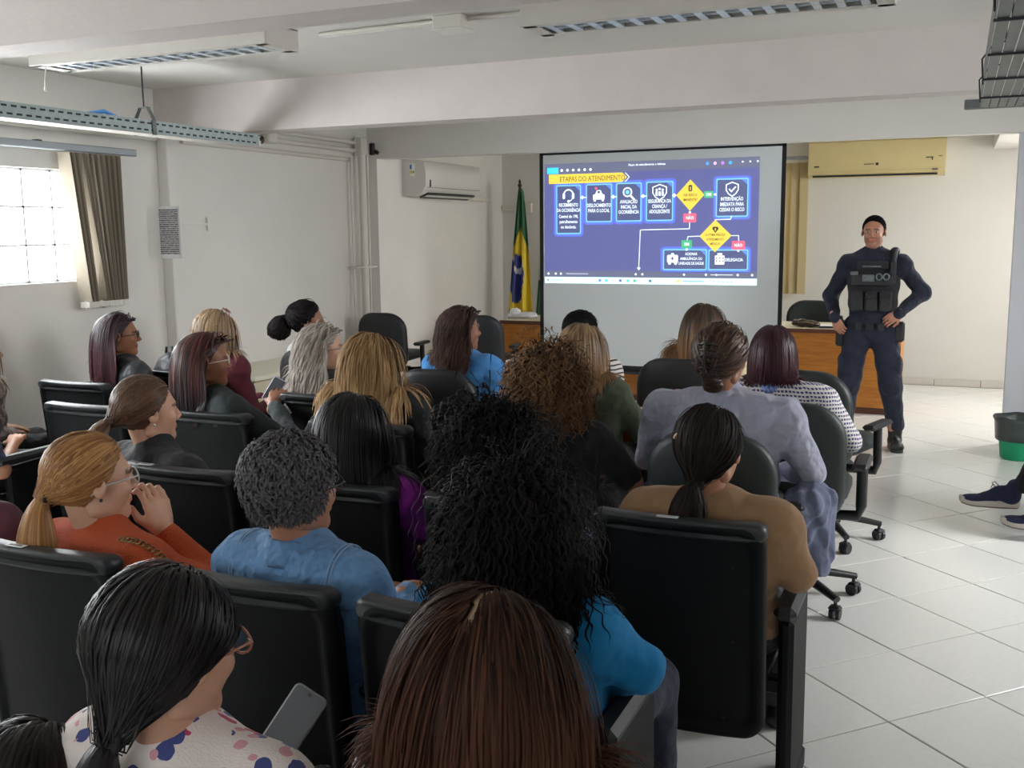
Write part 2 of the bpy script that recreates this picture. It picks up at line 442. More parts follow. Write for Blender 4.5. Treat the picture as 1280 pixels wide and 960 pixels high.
for i in range(-40, 40):
    for j in range(-40, 40):
        c = O + S * ((i + .5) * Ax + (j + .5) * Bx)
        if XL - .4 < c[0] < XR + .4 and YN - .4 < c[1] < YB + .4:
            near = in_view(c[0], c[1]) and c[0] > -1.35 - .0 * c[1] and c[0] < 1.3
            cells.append((0 if near else 1, c))
for nr, c in cells:
    poly = clip([tuple(c + Ax * a * g_ + Bx * b * g_) for a, b in ((-1, -1), (1, -1), (1, 1), (-1, 1))], XL + .002, XR - .002, YN + .002, YB - .002)
    if len(poly) < 3: continue
    whole = len(poly) == 4 and all(abs(poly[k][0] - (c + Ax * a * g_ + Bx * b * g_)[0]) < 1e-6 for k, (a, b) in enumerate(((-1, -1), (1, -1), (1, 1), (-1, 1))))
    if nr == 0 and ntile < 298:
        if whole: o = link('floor_tile', full_me, None, floor_o, (c[0], c[1], random.uniform(-.0006, .0003)))
        else:
            mb = MB(); tile_mb(poly, mb); mb.build('floor_tile', TILE, floor_o)
        ntile += 1
    else: tile_mb(poly, tile_rest)
tag(tile_rest.build('floor_tiles_beyond', TILE, floor_o), kind='stuff')

# skirting tiles along the back wall
SK = mat('skirting_tile_glaze', rgb(205, 200, 190), 0.3, var=0.03, scale=20)
bb = struct('baseboard_back', MB().box((-1.6, YB - .004, .035), (7.0, .006, .07)), GROUT)
sk_me = MB().box((0, 0, 0), (.445, .010, .076), ch=.003).mesh('skirting_tile'); sk_me.materials.append(SK)
x = XL + .24
while x < 1.8:
    link('skirting_tile', sk_me, None, bb, (x, YB - .010, .040)); x += .4495

# windows -------------------------------------------------------------
PANE = mat('frosted_daylight_pane', (0.93, 0.97, 1.0, 1), 0.35, emis=17.0)
PANE_S = mat('dim_glow_pane', (0.93, 0.97, 1.0, 1), 0.35, emis=1.0); PANE_M = mat('stage_daylight_pane', (1.0, 0.97, .92, 1), 0.35, emis=3.0)  # PANE_S: weak glow given to the panes of the added windows
PANES = bpy.data.materials.new('stained_daylight_pane'); PANES.use_nodes = True; MATS['stained_daylight_pane'] = PANES
_t = NT(PANES); _b = _t.n['Principled BSDF']; _b.inputs['Roughness'].default_value = .4
_tc = _t.add('ShaderNodeTexCoord'); _mp = _t.add('ShaderNodeMapping'); _mp.inputs['Scale'].default_value = (1, 12, 2.2); _t.link(_tc.outputs['Object'], _mp.inputs[0])
_n = _t.add('ShaderNodeTexNoise', Scale=1.6, Detail=3.0); _t.link(_mp.outputs[0], _n.inputs['Vector'])
_mr = _t.add('ShaderNodeMapRange'); _mr.inputs[1].default_value = .48; _mr.inputs[2].default_value = .66; _t.link(_n.outputs[0], _mr.inputs[0])
_mx = _t.add('ShaderNodeMix', data_type='RGBA'); _mx.inputs[6].default_value = (.93, .97, 1, 1); _mx.inputs[7].default_value = (.26, .21, .15, 1); _t.link(_mr.outputs[0], _mx.inputs[0])
_t.link(_mx.outputs[2], _b.inputs['Base Color']); _t.link(_mx.outputs[2], _b.inputs['Emission Color']); _b.inputs['Emission Strength'].default_value = 17.0
MULL = mat('window_mullion_paint', rgb(232, 236, 240), 0.5)
def window_grid(name, axis, at, a0, a1, z0, z1, pitch, nz, depth_sign, mid=0, pane=None):
    """axis 'y': pane plane x=at running along y; axis 'x': plane y=at running along x"""
    n = max(1, round((a1 - a0) / pitch)); w = (a1 - a0) / n; h = (z1 - z0) / nz; fr = MB(); th = .03
    def P(a, z, da, dz, t, off=0):
        return ((at + off, a, z), (t, da, dz)) if axis == 'y' else ((a, at + off, z), (da, t, dz))
    for i in range(n + 1): c, d = P(a0 + i * w, (z0 + z1) / 2, 0.013 if 0 < i < n else .03, z1 - z0, .022, .012 if axis == 'y' and at < 0 else 0); fr.box(c, d)
    for j in range(nz + 1): c, d = P((a0 + a1) / 2, z0 + j * h, a1 - a0, .012 if 0 < j < nz else .03, .022, .012 if axis == 'y' and at < 0 else 0); fr.box(c, d)
    o = fr.build(name, MULL); o['kind'] = 'structure'
    cc, dd = P(0, 0, w - .004, h - .004, .006, 0)
    pm = MB().box((0, 0, 0), dd, ch=.002).mesh('pane'); pm.materials.append(pane or PANE)
    ps = pm.copy(); ps.materials.clear(); ps.materials.append(PANES)
    for i in range(n):
        for j in range(nz):
            c, d = P(a0 + (i + .5) * w, z0 + (j + .5) * h, 1, 1, 1)
            link('pane', ps if (i * 7 + 3) % n == mid else pm, None, o, c)
    return o
window_grid('window_1', 'y', XL - .06, WY0, WY1, WZ0, WZ1, .2163, 3, 1, mid=(16 * 7 + 3) % 19)
window_grid('added_window_rear', 'x', YN + .02, -4.0, 1.6, 1.0, 2.2, .6, 2, 1, mid=-1, pane=PANE_S)  # added out of view as the setting of the rear fill
window_grid('added_window_right', 'y', XR - .02, 3.2, 7.8, 1.1, 2.1, .6, 2, 1, mid=-1, pane=PANE_S)  # added and placed to suit the right fill, out of view
window_grid('added_window_stage', 'y', 1.935, 8.8, 11.2, 1.1, 2.2, .6, 2, 1, mid=-1, pane=PANE_M)  # unseen window added around the stage right fill
window_grid('window_5', 'x', YB - .02, -2.45, -1.62, 1.05, 2.30, .42, 3, 1, mid=-1, pane=PANE_M)

# vertical blind, gathered at the end of the left window
rail = tag(empty('vertical_blind', (XL + .09, 3.2, 2.19)), 'grey-brown striped vertical blind gathered at the end of the left strip window', 'blind')
RAILM = mat('blind_rail', rgb(150, 156, 160), 0.45, metal=.3)
r = MB().box((0, 0, 0), (.045, 4.4, .045), ch=.006); r.build('head_rail', RAILM, rail)
MB().box((-.045, 1.45, .01), (.05, .04, .05), ch=.004).build('wall_bracket', BLACK, rail)
MB().box((-.045, -.8, .01), (.05, .04, .05), ch=.004).build('wall_bracket', BLACK, rail)
WEIGHT = mat('blind_weight', rgb(214, 210, 200), 0.5)
def slat(y0, y1, mt, ang, top=-.03, L=.92):
    w = .085; pts = []
    mb = MB(); n = 6
    for k in range(n + 1):
        t = k / n; y = y0 + (y1 - y0) * t; z = top - L * t
        dx, dy = math.cos(ang) * w / 2, math.sin(ang) * w / 2; nx, ny = -math.sin(ang) * .0015, math.cos(ang) * .0015
        pts.append([(-dx - nx, y - dy - ny, z), (dx - nx, y + dy - ny, z), (dx + nx, y + dy + ny, z), (-dx + nx, y - dy + ny, z)])
    mb.rings(pts, smooth=False)
    s_ = mb.build('slat', mt, rail)
    MB().box((0, y1, top - L - .02), (.012, .012, .05)).box((0, y1, top - L - .018), (.07 * abs(math.cos(ang)) + .008, .07 * abs(math.sin(ang)) + .008, .035)).build('weight', WEIGHT, s_)
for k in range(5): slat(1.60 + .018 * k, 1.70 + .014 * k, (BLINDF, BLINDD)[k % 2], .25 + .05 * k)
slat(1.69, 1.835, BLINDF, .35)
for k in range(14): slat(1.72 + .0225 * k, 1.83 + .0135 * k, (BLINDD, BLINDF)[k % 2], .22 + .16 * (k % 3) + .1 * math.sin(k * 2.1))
# blind behind the screen, on the back wall
b2 = tag(empty('vertical_blind', (-2.05, YB - .09, 2.40)), 'beige vertical blind on the back wall, seen right of the projection screen', 'blind')
MB().box((0.14, 0, 0), (1.15, .04, .035), ch=.005).build('head_rail', RAILM, b2)
MB().box((.63, 0, .02), (.03, .05, .03)).build('wall_bracket', BLACK, b2)
BL2 = mat('blind_fabric_beige', rgb(176, 160, 120), 0.9, var=0.05, scale=30, stretch=(30, 30, 2))
sm = MB().box((0, 0, -.72), (.088, .003, 1.40)).mesh('slat'); sm.materials.append(BL2)
for k in range(11):
    o = link('slat', sm, None, b2, (-.38 + k * .0875, 0, -.03)); o.rotation_euler = (0, 0, .35)

# ceiling lamps ---------------------------------------------------------
def ceiling_lamp(cx, cy, z, L, W, Hh, label):
    t = tag(empty('ceiling_lamp', (cx, cy, z)), label, 'lamp', 'louvred ceiling lamps')
    h = MB(); th = .006
    h.box((0, 0, Hh - th / 2), (L, W, th)); h.box((0, -W / 2 + th / 2, Hh / 2), (L, th, Hh - .001)); h.box((0, W / 2 - th / 2, Hh / 2), (L, th, Hh - .001))
    h.box((-L / 2 + th / 2, 0, Hh / 2), (th, W - .012, Hh - .001)); h.box((L / 2 - th / 2, 0, Hh / 2), (th, W - .012, Hh - .001))
    h.box((0, -W / 2 + .022, .002), (L - .01, .036, .004)).box((0, W / 2 - .022, .002), (L - .01, .036, .004)).box((-L / 2 + .03, 0, .002), (.05, W - .02, .004)).box((L / 2 - .03, 0, .002), (.05, W - .02, .004))
    h.build('housing', LAMPW, t)
    MB().box((0, 0, Hh - .012), (L - .02, W - .02, .004)).build('reflector', ALU, t)
    MB().box((0, 0, .022), (L - .1, .004, .034)).build('louvre_spine', ALU, t)
    n = 15; lv = MB()
    lv.add([(-.003, -W / 2 + .04, .038), (.003, -W / 2 + .04, .038), (.003, -.003, .038), (-.003, -.003, .038), (-.014, -W / 2 + .04, .004), (.014, -W / 2 + .04, .004), (.014, -.003, .004), (-.014, -.003, .004)],
           [(0, 1, 2, 3), (4, 7, 6, 5), (0, 4, 5, 1), (1, 5, 6, 2), (2, 6, 7, 3), (3, 7, 4, 0)])
    lm = lv.mesh('louvre_blade'); lm.materials.append(ALU)
    for k in range(n):
        x = -L / 2 + .09 + (L - .18) * k / (n - 1)
        link('louvre_blade', lm, None, t, (x, 0, 0)); o = link('louvre_blade', lm, None, t, (x, 0, 0)); o.rotation_euler = (0, 0, PI)
    tb = MB().tube([(-L / 2 + .06, 0, 0), (L / 2 - .06, 0, 0)], .013, 10).mesh('fluorescent_tube'); tb.materials.append(WHITEPL)
    for y in (-W / 4, W / 4): link('fluorescent_tube', tb, None, t, (0, y, .058))
    for x in (-L / 3, L / 3): MB().tube([(x, 0, Hh), (x, 0, ZC - z)], .006, 8).build('hanger_rod', WHITEPL, t)
    return t
l1 = ceiling_lamp(-3.12, 3.52, 2.385, 1.24, .225, .085, 'louvred ceiling lamp above the left tray, white housing with a pull cord')
MB().tube([(-.60, -.04, 0), (-.605, -.045, -.05), (-.60, -.05, -.085)], .0035, 6).tube([(-.60, -.05, -.08), (-.60, -.05, -.10)], .006, 6).build('pull_cord', WHITEPL, l1)
ceiling_lamp(-0.86, 3.66, 2.385, 1.26, .225, .085, 'louvred ceiling lamp at the top of the picture, right of the other lamp')
# surface wiring and junction box on the ceiling
t = tag(empty('ceiling_junction_box', (-2.20, 4.44, 2.58)), 'white square junction box with conduits on the ceiling between the two lamps', 'junction box')
MB().box((0, 0, .03), (.15, .13, .06), ch=.004).build('box_body', PVC, t)
MB().box((0, 0, -.003), (.155, .135, .006), ch=.002).build('box_lid', WHITEPL, t)
MB().tube([(-.07, 0, .045), (-.75, .03, .045)], .011, 8).tube([(-.07, .03, .045), (-.75, .08, .045)], .009, 8).build('conduit', PVC, t)
MB().tube([(.07, 0, .045), (1.2, .02, .045)], .011, 8).build('conduit', PVC, t)

# cable trays -----------------------------------------------------------
tr = tag(empty('cable_tray', (-4.28, 2.5, 2.23)), 'long perforated metal cable tray hanging along the left window wall', 'cable tray')
Y0, Y1 = -4.6, 3.22
TRAYUN = mat('tray_underside', rgb(196, 192, 184), 0.6, metal=.15, var=.06, scale=16)
side = MB().box((0.0, (Y0 + Y1) / 2, .036), (.004, Y1 - Y0, .076)).box((-.008, (Y0 + Y1) / 2, .073), (.016, Y1 - Y0, .003)); side.build('side_rail', GALV, tr)
MB().box((-.13, (Y0 + Y1) / 2, .036), (.004, Y1 - Y0, .076)).build('side_rail', GALV, tr)
MB().box((-.065, (Y0 + Y1) / 2, -.002), (.134, Y1 - Y0, .004)).build('tray_floor', TRAYUN, tr)
sl = MB(); y = Y0 + .03
while y < Y1 - .03:
    sl.box((.0022, y, .056), (.0012, .034, .010)).box((.0022, y + .03, .018), (.0012, .034, .010)); y += .058
tag(sl.build('slot', DARKHOLE, tr), kind='stuff')
BLUEC = mat('blue_cable', rgb(60, 130, 200), 0.5)
MB().tube([(-.06, 1.70, .03), (-.05, 1.80, .07), (-.04, 1.92, .095), (-.05, 2.03, .07), (-.06, 2.14, .03)], .012, 8).build('blue_cable', BLUEC, tr)
def hanger(y):
    h = MB(); h.box((.006, y, .035), (.005, .03, .085)); h.box((-.136, y, .035), (.005, .03, .085))
    for a, b in (((.006, .075), (-.035, .15)), ((-.136, .075), (-.095, .15)), ((-.035, .15), (-.095, .15))):
        d = Vector((b[0] - a[0], 0, b[1] - a[1])); h.box(((a[0] + b[0]) / 2, y, (a[1] + b[1]) / 2), (d.length + .004, .028, .004), rot=Matrix.Rotation(-math.atan2(d.z, d.x), 3, 'Y'))
    hb = h.build('hanger_bracket', GALVD, tr); MB().tube([(-.065, y, .15), (-.065, y, ZC - 2.23)], .0045, 8).build('threaded_rod', BLACK, hb)
hanger(2.25); hanger(-.4)
MB().box((-.065, Y1 + .02, .03), (.12, .04, .07), ch=.006).build('end_coupling', PVC, tr)
MB().tube([(-.03, Y1 + .02, .045), (-.03, Y1 + .07, .045)], .028, 12).build('cable_gland', BLACK, tr)

tr2 = tag(empty('cable_tray', (.06, 2.0, 2.22)), 'galvanised ribbed cable tray hanging at the upper right corner', 'cable tray')
MB().box((0, 0, .05), (.004, 7.0, .10)).build('side_rail', GALVD, tr2); MB().box((.26, 0, .05), (.004, 7.0, .10)).build('side_rail', GALVD, tr2)
fm = MB().box((0, 0, 0), (.033, 7.0, .006), ch=.002).mesh('floor_strip'); fm.materials.append(GALVD)
for k in range(7): link('floor_strip', fm, None, tr2, (.02 + .0365 * k, 0, 0))
cm_ = MB().box((0, 0, 0), (.27, .012, .008)).mesh('cross_bar'); cm_.materials.append(BLACKPL)
for k in range(11): link('cross_bar', cm_, None, tr2, (.13, 3.05 - .62 * k, -.008))
e_ = MB().box((.16, 3.56, .02), (.46, .04, .045), ch=.004); e_.build('end_bracket', GALVD, tr2)
for k in range(5): MB().tube([(.05 + .08 * k, 3.538, .02), (.05 + .08 * k, 3.533, .02)], .007, 8).build('bolt', BLACK, tr2)
for y in (3.3, 2.65, 1.1):
    MB().tube([(-.004, y, .0), (-.012, y, .10), (.03, y + .02, .16), (.09, y + .03, .17)], .004, 6).tube([(.09, y + .03, .17), (.09, y + .03, ZC - 2.22)], .0045, 6).build('hanger_rod', BLACK, tr2)

# pvc pipes along the left wall and down the corner ----------------------
pr_ = tag(empty('wall_conduit', (XL, 0, 0)), 'long white pipe running along the top of the left wall below the tray', 'pipe')
MB().tube([(.135 + .03, 2.99, 2.335 - .025), (.135 + .03, 5.69, 2.31)], .02, 10).build('pipe', PVC, pr_) if False else None
MB().tube([(.02, -2.6, 2.31), (.02, 2.75, 2.31)], .019, 10).tube([(.02, 3.0, 2.31), (.02, 5.68, 2.31)], .019, 10).tube([(.02, 5.94, 2.31), (.02, 8.18, 2.31)], .019, 10).build('pipe', PVC, pr_)
pp = tag(empty('pipe_bundle', (XL + .02, 7.0, 2.3)), 'pair of white pipes from the tray end to the corner, turning down the wall', 'pipe')
MB().tube([(0.02, -.02, .165), (0.02, 1.22, .165)], .018, 10).build('pipe', PVC, pp)
MB().tube([(0.02, -.02, .095), (0.02, 1.22, .095)], .020, 10).build('pipe', PVC, pp)
MB().box((.03, -.06, .13), (.07, .12, .13), ch=.012).build('junction_box', PVC, pp)
MB().tube([(.06, 1.26, .18), (.06, 1.26, -2.29)], .032, 12).build('down_pipe', PVC, pp)
MB().tube([(.035, 1.12, .03), (.035, 1.12, -2.29)], .011, 8).build('down_pipe', PVC, pp)
MB().tube([(.035, 1.40, .18), (.035, 1.40, -2.29)], .012, 8).build('down_pipe', PVC, pp)
MB().box((.055, 1.26, .13), (.09, .09, .16), ch=.01).build('elbow_box', PVC, pp)
MB().box((.045, 1.26, -.96), (.09, .36, .022), ch=.004).build('pipe_clamp', PVC, pp)
MB().box((.07, 1.44, .12), (.05, .035, .11), ch=.008).tube([(.10, 1.44, .10), (.13, 1.44, .08)], .018, 10).build('black_sensor', BLACK, pp)
pc = tag(empty('wire_channel', (XL, 5.95, 1.73)), 'short white wire channel with an end plate, right of the pinned notice', 'wire channel')
MB().box((.008, .10, 0), (.014, .26, .016), ch=.002).build('channel', WHITEPL, pc); MB().box((.010, .24, 0), (.018, .022, .10), ch=.003).build('end_plate', WHITEPL, pc)

# notice pinned on the pillar --------------------------------------------
NOT = bpy.data.materials.new('printed_notice'); NOT.use_nodes = True; MATS['printed_notice'] = NOT
_t = NT(NOT); _b = _t.n['Principled BSDF']; _b.inputs['Roughness'].default_value = .8; _tc = _t.add('ShaderNodeTexCoord')
_sx = _t.add('ShaderNodeSeparateXYZ'); _t.link(_tc.outputs['Object'], _sx.inputs[0])
_m1 = _t.add('ShaderNodeMath', operation='MULTIPLY'); _m1.inputs[1].default_value = 70.0; _t.link(_sx.outputs[2], _m1.inputs[0])
_fr = _t.add('ShaderNodeMath', operation='FRACT'); _t.link(_m1.outputs[0], _fr.inputs[0])
_gt = _t.add('ShaderNodeMath', operation='GREATER_THAN'); _gt.inputs[1].default_value = .5; _t.link(_fr.outputs[0], _gt.inputs[0])
_mp = _t.add('ShaderNodeMapping'); _mp.inputs['Scale'].default_value = (90, 1, 70); _t.link(_tc.outputs['Object'], _mp.inputs[0])
_n = _t.add('ShaderNodeTexNoise', Scale=1.0, Detail=1.0); _t.link(_mp.outputs[0], _n.inputs['Vector'])
_g2 = _t.add('ShaderNodeMath', operation='GREATER_THAN'); _g2.inputs[1].default_value = .42; _t.link(_n.outputs[0], _g2.inputs[0])
_mu = _t.add('ShaderNodeMath', operation='MULTIPLY'); _t.link(_gt.outputs[0], _mu.inputs[0]); _t.link(_g2.outputs[0], _mu.inputs[1])
_mx = _t.add('ShaderNodeMix', data_type='RGBA'); _mx.inputs[6].default_value = rgb(205, 203, 205); _mx.inputs[7].default_value = rgb(86, 84, 88); _t.link(_mu.outputs[0], _mx.inputs[0]); _t.link(_mx.outputs[2], _b.inputs['Base Color'])
nt = tag(empty('notice_sheet', (-5.045, 5.692, 1.50)), 'printed notice sheet pinned on the pillar left of the bright wall', 'notice')
MB().box((0, 0, .17), (.195, .002, .36)).build('sheet', PAPER, nt); MB().box((0, -.0018, .175), (.165, .001, .31)).build('printed_text', NOT, nt)

# air conditioners ---------------------------------------------------------
ac = tag(empty('air_conditioner', (XL, 9.16, 2.02)), 'white split air conditioner with coloured energy label on the left stage wall', 'air conditioner')
prof = [(0, 0), (.13, -.015), (.215, .02), (.255, .09), (.262, .20), (.245, .33), (.16, .345), (0, .345)]
b_ = MB(); L = 1.28
vs = [(x, 0, z) for x, z in prof] + [(x, L, z) for x, z in prof]; n = len(prof)
b_.add(vs, [tuple(range(n)), tuple(reversed(range(n, 2 * n)))]); b_.add(vs, [(i, i + n, (i + 1) % n + n, (i + 1) % n) for i in range(n)], True)
ACW = mat('air_conditioner_plastic', rgb(214, 212, 208), 0.32)
b_.build('body', ACW, ac)
MB().box((.185, L / 2, -.001), (.105, L - .20, .016), rot=Matrix.Rotation(-.39, 3, 'Y')).build('air_outlet', BLACKPL, ac)
MB().box((.200, L / 2, -.006), (.026, L - .24, .006), rot=Matrix.Rotation(-.55, 3, 'Y')).build('louvre_flap', ACW, ac)
MB().box((.264, L / 2, .075), (.006, L - .08, .004)).build('panel_seam', GALVD, ac)
lab = MB().box((.115, -.001, .245), (.055, .002, .12)).build('energy_label', PAPER, ac)
MB().box((.098, -.0025, .275), (.022, .001, .045)).build('label_blue_patch', mat('label_blue', rgb(20, 130, 190), .6), lab)
MB().box((.105, -.0025, .225), (.030, .001, .030)).build('label_yellow_patch', mat('label_yellow', rgb(225, 205, 70), .6), lab)
MB().box((.130, -.0025, .225), (.014, .001, .022)).build('label_green_patch', mat('label_green', rgb(90, 170, 110), .6), lab)
MB().box((.262, .10, .115), (.004, .018, .07)).build('display', BLACKPL, ac)
MB().box((.03, L + .35, .0), (.05, .70, .05), ch=.008).build('pipe_duct', PVC, ac)
cov = tag(empty('duct_cover', (-4.86, YB - .02, 1.93)), 'boxy white duct cover on the back wall beside the flag top', 'duct')
MB().box((-.10, 0, 0), (.32, .04, .07), ch=.006).box((.09, -.01, .0), (.09, .06, .12), ch=.008).build('cover', PVC, cov)

a2 = tag(empty('air_conditioner', (-.835, YB, 2.18)), 'large yellowed cream air conditioner on the back wall above the officer', 'air conditioner')
prof = [(0, 0), (-.15, 0), (-.20, .03), (-.215, .10), (-.215, .35), (-.195, .375), (0, .375)]
b_ = MB(); n = len(prof); L = 1.34
vs = [(-L / 2, y, z) for y, z in prof] + [(L / 2, y, z) for y, z in prof]
b_.add(vs, [tuple(reversed(range(n))), tuple(range(n, 2 * n))]); b_.add(vs, [(i, (i + 1) % n, (i + 1) % n + n, i + n) for i in range(n)], False)
b_.build('body', CREAMPL, a2)
MB().box((0, -.216, .235), (L - .02, .004, .245), ch=.001).build('front_panel', CREAMPL, a2)
MB().box((0, -.214, .055), (L - .03, .008, .008)).build('panel_ridge', CREAMPL, a2)
MB().box((-.01, -.196, .012), (L - .12, .012, .018)).build('air_outlet', BLACK, a2)
MB().box((.02, -.2195, .125), (.028, .002, .026)).box((-.06, -.2195, .125), (.10, .001, .008)).build('badge', BLACKPL, a2)
MB().box((-.58, -.2195, .112), (.05, .002, .014)).build('badge', BLACKPL, a2)
MB().box((.52, -.2195, .175), (.07, .001, .010)).box((.545, -.2195, .158), (.012, .001, .02)).box((.62, -.2195, .185), (.035, .001, .006)).build('marking', BLACKPL, a2)
MB().box((.575, -.2195, .055), (.055, .002, .018)).build('display', GALVD, a2)

# flags -------------------------------------------------------------------
FG = rgb(0, 98, 56)[:3]; FY = rgb(236, 206, 20)[:3]; FB = rgb(20, 44, 130)[:3]; FW = (0.75, 0.75, 0.78)
FLAGM = mat('flag_satin', (1, 1, 1, 1), 0.5, attr=True, sheen=.3)
def flag(name, loc, label, kind):
    t = tag(empty(name, loc), label, 'flag', 'flags on poles behind the desk')
    MB().lathe([(.13, 0), (.13, .03), (.04, .05), (.02, .07)], n=20).build('base', BLACKPL, t)
    MB().tube([(0, 0, .06), (0, 0, 2.16)], .014, 10).build('pole', WOODD, t)
    MB().lathe([(.0, 2.15), (.02, 2.16), (.024, 2.18), (.012, 2.20), (.016, 2.22), (.0, 2.255)], n=12).build('finial', BLACKPL, t)
    nu, nv = 46, 90; V = []; C = []
    for j in range(nv + 1):
        v = j / nv; z = 2.12 - 1.72 * v
        spread = .035 + .200 * v ** .85
        for i in range(nu + 1):
            u = i / nu
            x = (u - .35) * 2 * spread * .80 + (.02 - .06 * v if kind else -.02)
            fold = math.sin(u * 15 + v * 1.5) * (.022 + .03 * v) + math.sin(u * 31 - v * 3) * .008
            V.append((x, -.035 + fold - .03 * v, z + .03 * math.cos(u * 9)))
            # the cloth hangs from its hoist corner: flag coordinates from the drape
            if kind == 'brazil':
                dx = (u - .46) / .50; dz = (v - .60) / .31
                c = FG
                if abs(dx) * .45 + abs(dz) * .80 < .95: c = FY
                rr = math.hypot((u - .30) / .40, (v - .575) / .165)
                if rr < 1: c = FB
                if rr < 1 and abs((v - .54) - .25 * (u - .33) + .35 * (u - .1) ** 2) < .018: c = FW
            else:
                c = (0.62, 0.62, 0.60) if u < .62 - .45 * max(0, v - .32) * 1.6 and v < .62 else FG
            C.append(c)
    Q = [(j * (nu + 1) + i, j * (nu + 1) + i + 1, (j + 1) * (nu + 1) + i + 1, (j + 1) * (nu + 1) + i) for j in range(nv) for i in range(nu)]
    o = link('cloth', raw_mesh('cloth', V, Q, C), FLAGM, t); md = o.modifiers.new('thickness', 'SOLIDIFY'); md.thickness = .002
    return t
flag('flag', (-4.70, 11.15, 0), 'Brazilian flag hanging folded on its pole behind the left desk', 'brazil')
flag('flag', (-4.36, 11.17, 0), 'green and white flag on its pole, half hidden by the projection screen', 'second')

# desks -------------------------------------------------------------------
def desk(x0, x1, label, group='stage desks'):
    t = tag(empty('desk', ((x0 + x1) / 2, 9.95, 0)), label, 'desk', group); L = x1 - x0
    MB().box((0, -.02, .745), (L, .72, .026), ch=.005).build('table_top', TOPCR, t)
    MB().box((0, -.383, .740), (L, .010, .036), ch=.003).build('edge_band', WOODD, t)
    MB().box((0, -.335, .395), (L - .02, .022, .665), ch=.002).build('front_panel', WOOD, t)
    for s in (-1, 1): MB().box((s * (L / 2 - .02), 0, .395), (.03, .62, .66), ch=.003).build('side_panel', WOOD, t)
    f = MB().box((0, -.348, .68), (L - .02, .006, .09)).box((0, -.348, .105), (L - .02, .006, .09))
    for x in (-L / 2 + .07, 0, L / 2 - .07): f.box((x, -.348, .39), (.12, .006, .49))
    f.build('panel_frame', WOOD, t)
    MB().box((0, -.30, .03), (L - .06, .05, .06)).build('plinth', WOODD, t)
    return t
desk(-4.27, -2.36, 'orange wooden desk at the left of the stage, its near end left of the screen')
d2 = desk(-2.32, -.42, 'orange wooden desk behind the officer with a cream top')
MB().box((.76, -.360, .60), (.07, .012, .05), ch=.004).build('socket_plate', GALVD, d2)
# things on the desks
pl_ = tag(empty('plastic_bag', (-4.16, 9.86, .758)), 'crumpled white plastic bag on the left end of the orange desk', 'bag')
V, Q = surface([ell((0.02, 0, .026), (.17, .08, .03)), ell((-.06, 0, .05), (.06, .06, .055), rotz(.4), k=.02), ell((.09, .01, .04), (.08, .05, .025), k=.02)], .006, lambda P: .006 * np.sin(P[:, 0] * 90 + 3 * np.sin(P[:, 1] * 70)) * np.sin(P[:, 2] * 120 + P[:, 1] * 60))
V[:, 2] = np.maximum(V[:, 2], 0.0); link('crumpled_film', raw_mesh('film', V, Q), mat('bag_film', rgb(235, 236, 240), .35), pl_)
pg = tag(empty('pencil_pouch', (-1.27, 9.74, .758), -.12), 'shiny black pouch on the cream desk top left of the officer', 'pouch')
V, Q = surface([ell((-.03, 0, .035), (.09, .06, .035)), ell((.07, .0, .03), (.075, .055, .03)), cone((-.09, 0, .05), (.0, 0, .062), .014, .01, k=.02)], .006, lambda P: .003 * np.sin(P[:, 0] * 80 + P[:, 2] * 90))
V[:, 2] = np.maximum(V[:, 2], 0.0); link('pouch_body', raw_mesh('pouch', V, Q), mat('glossy_brown_leather', rgb(52, 42, 38), .22, var=.2, scale=40, bump=.2, bscale=60), pg)
MB().tube([(-.05, -.058, .045), (.03, -.062, .052), (.10, -.055, .04)], .003, 6).build('zip', mat('brass_zip', rgb(170, 160, 130), .3, metal=.8), pg)
nb = tag(empty('notebook', (-1.03, 9.72, .758), .1), 'dark notebook lying on the cream desk top beside the officer', 'notebook')
MB().box((0, 0, .012), (.22, .16, .018), ch=.003).build('cover', mat('notebook_cover', rgb(48, 52, 66), .5), nb); MB().box((.002, -.001, .0225), (.20, .15, .003)).build('pages', PAPER, nb)

# waste bin ---------------------------------------------------------------
wb = tag(empty('waste_bin', (.46, 8.10, 0)), 'green waste bin with a dark bag over its rim by the right pillar', 'bin')
MB().lathe([(.10, 0), (.113, .01), (.138, .24), (.140, .25)], n=24).build('bucket', mat('green_bin_plastic', rgb(0, 152, 104), .4), wb)
def _bagmesh():
    mb = MB(); n = 36; rr = []
    for (r, z) in ((.150, .14), (.155, .20), (.160, .27), (.172, .298), (.165, .31), (.150, .29), (.128, .22), (.10, .10)):
        rr.append([((r + .003 * math.sin(9 * a)) * math.cos(a), (r + .003 * math.sin(9 * a)) * math.sin(a), z + .004 * math.sin(5 * a) * (z > .25)) for a in [2 * PI * k / n for k in range(n)]])
    return mb.rings(rr, cap=False)
o = _bagmesh().build('bin_liner', mat('dark_liner', rgb(60, 68, 66), .35, bump=.2, bscale=60), wb); o.modifiers.new('thickness', 'SOLIDIFY').thickness = .0015

# cream storage box/bench along the left wall ------------------------------
cb = tag(empty('storage_counter', (-4.84, 6.86, 0)), 'low cream counter against the left wall behind the front row', 'counter')
CRM = mat('cream_laminate', rgb(206, 198, 172), .5, var=.02, scale=6)
MB().box((0, 0, .30), (.52, 1.80, .60), ch=.006).build('body', CRM, cb); MB().box((0, 0, .625), (.56, 1.84, .035), ch=.008).build('counter_top', mat('cream_top', rgb(232, 228, 206), .4), cb)

